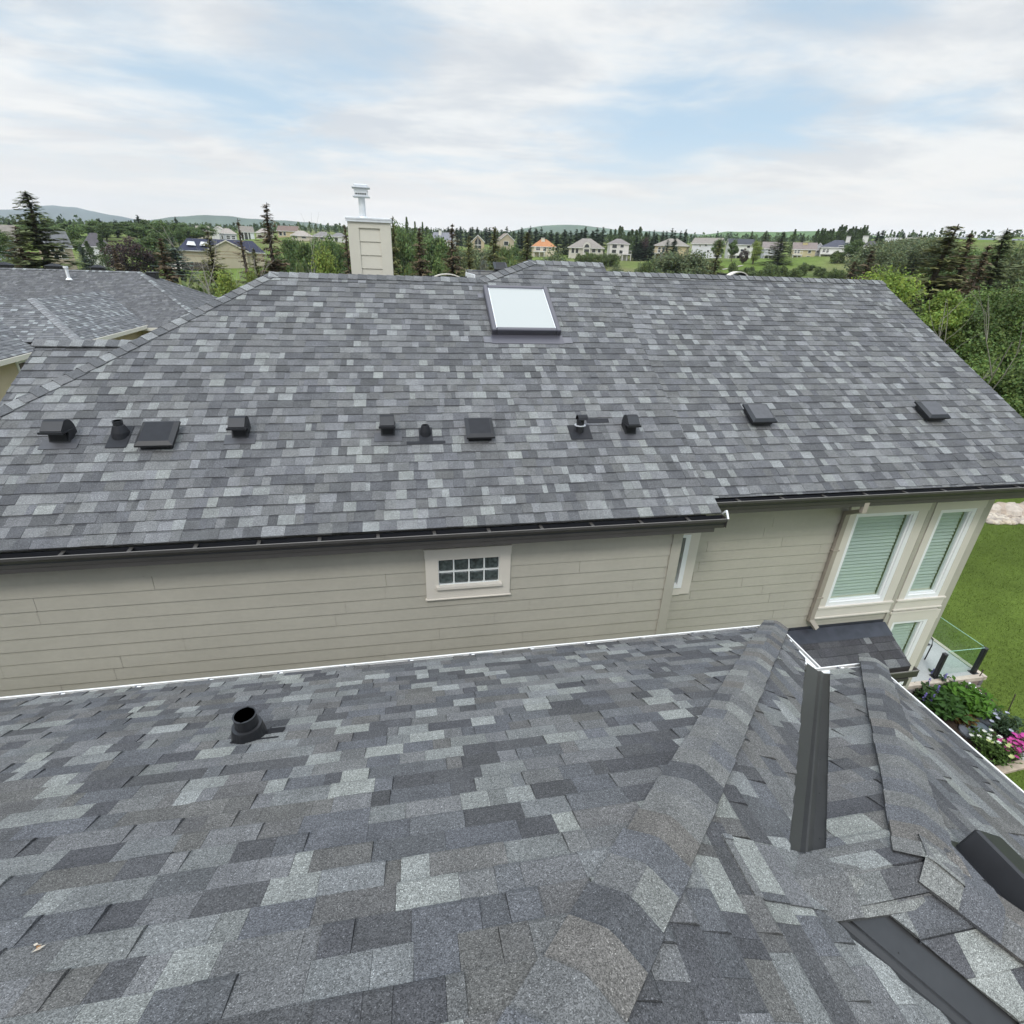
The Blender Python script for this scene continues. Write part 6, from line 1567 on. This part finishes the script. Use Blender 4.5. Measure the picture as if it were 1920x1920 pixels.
# left middle distance
plant('maroon', DT, 'dark maroon leaved tree in front of the white house with dark bays', 236, 446, 128, 62)
plant('dec0', DT, 'round green tree right of the maroon tree', 275, 445, 132, 66)
plant('blu0', SP, 'blue grey spruce between the round green tree and the navy roof', 322, 444, 128, 46)
plant('blu1', SP, 'small blue spruce beside the right wall of the tan left house', 149, 456, 138, 20)
plant('pop0', 'poplar_tree', 'narrow green poplar left of the white house with dark bays', 161, 452, 138, 15)
plant('pop1', 'poplar_tree', 'narrow dark poplar in front of the white house with dark bays', 186, 440, 136, 16)
plant('dec1', DT, 'tall green tree right of the tan two storey house', 141, 424, 170, 40)
plant('bush0', DT, 'yellow green bush at the left picture edge below the spruces', 14, 473, 74, 80)
plant('dec2', DT, 'green tree at the far left picture edge', -4, 425, 150, 30)
plant('blu2', SP, 'grey green spruce below the low grey roof at the left', 20, 450, 120, 34)
rg = random.Random(99)
def belt(name, label, px0, px1, py0, py1, r0, r1, n, keys, wpx, group, cat='tree', jit=6):
    for i in range(n):
        px = px0+(px1-px0)*(i+rg.uniform(-.3,.3)+.5)/n; f = rg.random(); r = r0+(r1-r0)*f
        plant(rg.choice(keys), name, label, px, (py0+(py1-py0)*(i/max(1,n-1)))+rg.uniform(-jit,jit), r, wpx*rg.uniform(.8,1.25), group)
DK = ['dec0','dec1','dec2']; FS = ['fspr0','fspr1','fspr2']; PK = ['pop0','pop1','pop2']
belt(DT, 'green broadleaf tree in the wood behind the tan and white left houses', -20, 300, 421, 416, 215, 245, 17, DK, 34, 'left wood')
belt(DT, 'green broadleaf tree in the wood above the navy roofed building', 285, 385, 420, 424, 195, 230, 8, DK, 30, 'wood above the navy roof')
belt(SP, 'dark spruce tip in the wood behind the left houses', 10, 340, 413, 411, 235, 250, 12, FS, 12, 'spruces in the left wood', jit=5)
plant('fspr1', SP, 'pointed dark spruce standing out above the left wood', 257, 403, 225, 16)
belt(DT, 'green broadleaf tree in the dense grove left of the chimney', 528, 655, 448, 452, 75, 110, 12, DK, 44, 'grove left of the chimney', jit=5)
belt(DT, 'green broadleaf tree in the dense grove right of the chimney', 738, 835, 424, 446, 90, 125, 9, DK, 46, 'grove right of the chimney', jit=7)
belt('poplar_tree', 'narrow poplar poking above the grove right of the chimney', 752, 812, 408, 420, 130, 150, 4, PK, 9, 'poplars over the grove', jit=6)
belt(SP, 'small dark spruce on the skyline behind the centre houses', 815, 1000, 432, 430, 250, 330, 24, FS, 13, 'skyline spruces in the centre', jit=7)
belt(SP, 'dark spruce behind the orange roofed and arched houses', 975, 1140, 432, 430, 215, 235, 15, FS, 20, 'spruces behind the orange roof', jit=7)
belt('poplar_tree', 'green poplar behind the narrow three storey white house', 1140, 1215, 427, 432, 220, 245, 9, PK, 13, 'poplars behind the narrow white house', jit=7)
belt(SP, 'dark spruce right of the narrow three storey white house', 1190, 1225, 448, 452, 200, 215, 4, FS, 20, 'spruces by the narrow white house', jit=5)
belt(SP, 'dark spruce on the skyline above the tan roofed house', 1212, 1290, 433, 432, 240, 265, 9, FS, 13, 'spruces above the tan roof', jit=5)
plant('maroon', DT, 'small maroon tree left of the beige house with raised deck', 1211, 446, 205, 24)
plant('blu1', SP, 'blue green spruce in front of the tan roofed house', 1253, 449, 180, 24)
plant('fspr2', SP, 'darker spruce in front of the tan roofed house, right of the blue one', 1266, 447, 178, 22)
belt('hedge_bush', 'dark green bush in the hedge below the arched bungalow', 1085, 1160, 474, 474, 172, 178, 7, ['bush0','bush1','bush2'], 20, 'hedge below the bungalow', 'bush', jit=1.5)
plant('wil0', DT, 'olive green spreading shrub tree below the orange roofed house', 1040, 471, 120, 66)
plant('silver', DT, 'silvery grey shrub below the glass fronted chalet', 903, 474, 75, 34)
plant('bush2', DT, 'green bush beneath the steep brown roofed house', 950, 468, 100, 44)
plant('dec1', DT, 'green tree beside the left wall of the white charcoal roofed house', 1350, 449, 185, 24)
plant('dec2', DT, 'slim green tree before the white charcoal roofed house', 1379, 448, 185, 18)
plant('maroon', DT, 'dark reddish small tree before the white charcoal roofed house', 1398, 466, 180, 16)
plant('lime2', DT, 'green tree in front of the grey house with white deck', 1420, 452, 180, 26)
plant('spr1', SP, 'wide dark spruce between the grey house and the yellow beige house', 1470, 434, 178, 34)
plant('spr0', SP, 'dark spruce on the skyline behind the charcoal roof', 1411, 433, 240, 16)
plant('spr2', SP, 'broad skyline spruce above the grey brownish roof', 1438, 432, 240, 20)
plant('pop0', 'poplar_tree', 'light green poplar behind the wide dark spruce', 1492, 430, 235, 11)
plant('spr1', SP, 'dark spruce behind the yellow chimney house', 1508, 437, 232, 15)
belt('poplar_tree', 'green poplar left in the row behind the dark blue roofed house', 1528, 1568, 434, 427, 230, 240, 7, PK, 10, 'poplar row behind the blue roof', jit=4)
belt('poplar_tree', 'tall dark poplar in the row above the white chimneys', 1574, 1630, 425, 424, 235, 250, 13, PK, 10, 'tall poplar row at the right', jit=5)
belt(SP, 'dark spruce right of the tall poplar row', 1645, 1662, 433, 431, 220, 235, 2, FS, 15, 'spruces right of the poplars', jit=2)
plant('dec0', DT, 'round dark green tree before the white house with dark roof', 1607, 449, 178, 34)
plant('bush0', DT, 'dark green bush below the long white balcony', 1576, 468, 178, 24)
belt(DT, 'willowy olive grey tree on the slope below the skyline houses at the right', 1640, 1780, 458, 444, 110, 165, 10, ['wil0','wil1','wil2'], 58, 'willows at the right', jit=7)
belt(DT, 'green tree on the right hand slope behind the conifers', 1790, 1960, 470, 470, 80, 120, 8, ['wil0','dec0','dec1'], 66, 'right slope trees', jit=8)
belt(SP, 'distant spruce by the skyline houses at the right', 1680, 1740, 438, 440, 262, 275, 5, FS, 9, 'distant right spruces', jit=3)
plant('wil1', 'shrub', 'wide olive shrub thicket on the slope below the beige decked house', 1262, 469, 120, 96)
plant('wil2', 'shrub', 'green shrub thicket right of the wide olive one on the slope', 1306, 474, 122, 70)
plant('bush0', 'shrub', 'low green bush at the left end of the open slope', 1222, 484, 118, 50)
belt('shrub', 'low grey green shrub scattered on the grassy slope', 1370, 1585, 499, 502, 140, 165, 16, ['bush0','bush1','bush2'], 22, 'shrubs on the grassy slope', 'shrub', jit=8)
belt('shrub', 'low shrub at the valley bottom beyond the ridge', 1150, 1340, 500, 506, 110, 135, 12, ['bush0','bush1','wil0'], 34, 'shrubs in the valley', 'shrub', jit=5)
belt('shrub', 'green undergrowth bush behind the main ridge', 530, 990, 508, 505, 60, 80, 22, ['bush0','bush1','bush2','lime1'], 40, 'undergrowth behind the ridge', 'shrub', jit=7)
belt(DT, 'olive broadleaf tree below the glass fronted chalet', 838, 990, 462, 466, 105, 150, 9, ['wil0','wil1','dec0','dec1'], 46, 'trees below the chalet', jit=5)
belt('shrub', 'green shrub below the white houses on the slope edge', 1200, 1340, 488, 488, 150, 172, 7, ['bush0','bush1','bush2'], 26, 'shrubs at the slope edge', 'shrub', jit=3)
# far-off woods that read as one mass
def wood(name, label, az0, az1, r0, r1, n, hh, cols, seed):
    rg = random.Random(seed); mb = MB()
    for i in range(n):
        a = math.radians(rg.uniform(az0, az1)); r = rg.uniform(r0, r1); x, y = r*math.sin(a), r*math.cos(a)
        if pn(Vector((x*.012, y*.012, seed))) < -.12: continue
        b = Vector((x, y, zt(x, y))); h = hh*rg.uniform(.5,1.25); w = h*rg.uniform(.18,.42); c = rg.choice(cols); con = rg.random() < .55
        for k in range(16):
            f = rg.random(); rr_ = w*((1-f) if con else math.sin(math.pi*(.12+.8*f))); aa = rg.uniform(0,6.28)
            q = b + Vector((rr_*math.cos(aa)*rg.random(), rr_*math.sin(aa)*rg.random(), h*f)); v_ = rg.uniform(.6,1.4)
            card(mb, q, Vector((math.cos(aa)*.5, math.sin(aa)*.5, rg.uniform(-.2,.9))).normalized(), Vector((rg.uniform(-1,1),rg.uniform(-1,1),.5)).normalized(), h*.30, h*.13, tuple(x_*v_ for x_ in c))
    tag(mb.build(name, MT['leaf']), label, 'woodland', kind='stuff')
WC = [(.082,.115,.060),(.10,.14,.062),(.12,.165,.066),(.07,.10,.060)]
wood('woodland', 'far wood covering the plain below the blue hills', -40, 62, 330, 900, 5600, 4.2, WC, 3)
wood('woodland', 'far scattered trees on the low ridge under the skyline', -40, 62, 900, 1650, 5200, 6, WC, 5)
# pale gravel drive and footpath on the terrain
def strip(name, pts, w, m):
    mb = MB(); P_ = []
    for (px, py) in pts:
        p = zpix(px, py, 60); P_.append(p)
    P_ = [p for p in P_ if p]
    fine_ = []
    for a, b in zip(P_, P_[1:]):
        for i in range(12): fine_.append(a.lerp(b, i/12))
    fine_.append(P_[-1]); L_ = []
    for i, p in enumerate(fine_):
        d = (fine_[min(i+1,len(fine_)-1)]-fine_[max(i-1,0)]); d.z = 0; d.normalize(); s_ = Vector((d.y,-d.x,0))
        row = [p + s_*w*k for k in (-.5,-.17,.17,.5)]; L_.append([Vector((q.x,q.y,zt(q.x,q.y)+.12)) for q in row])
    for a, b in zip(L_, L_[1:]):
        for k in range(3): mb.face([a[k],a[k+1],b[k+1],b[k]])
    tag(mb.build(name, m), kind='structure')
strip('driveway', [(322,505),(340,499),(357,492),(378,490.5)], 5.5, MT['path'])
strip('footpath', [(1352,507),(1375,503),(1392,499)], .8, MT['path'])
# dark fence in front of the low building
f0, f1 = at(340, 497, 160), at(398, 497, 160); fe = thing('fence', 'dark brown board fence below the low sand coloured building', 'fence', f0)
mb = MB(); d = (f1-f0); d.z = 0; Ln = d.length; d.normalize(); nn = Vector((-d.y,d.x,0))
Mx = Matrix.Translation(Vector((f0.x,f0.y,zt(f0.x,f0.y)))) @ Matrix((d,nn,Z)).transposed().to_4x4(); i = 0
x = 0
while x < Ln: mb.box((x,0,-.5),(x+.28,.05,1.9+rnd.uniform(-.04,.04)), 0, (1,1,1), mat=Mx); x += .30
mb.build('boards', mat('dark_fence_wood', (.06,.045,.04), .85, noise=[(2,.3,3)]), fe)
mb = MB(); mb.box((0,.05,.4),(Ln,.12,.5), mat=Mx); mb.box((0,.05,1.4),(Ln,.12,1.5), mat=Mx); mb.build('rail', MT['wood'], fe)

# ------------------------------------------------------------------ air: one box of thin haze round the whole scene
mb = MB(); mb.box((-6500,-600,-14),(7000,7200,430))
hm = bpy.data.materials.new('haze'); hm.use_nodes = True; t = hm.node_tree; t.nodes.remove(t.nodes['Principled BSDF'])
pv = t.nodes.new('ShaderNodeVolumePrincipled'); pv.inputs['Color'].default_value = (.80,.88,.98,1); pv.inputs['Density'].default_value = .00013; pv.inputs['Anisotropy'].default_value = .2
t.links.new(pv.outputs[0], t.nodes['Material Output'].inputs['Volume'])
tag(mb.build('haze', hm), kind='stuff')
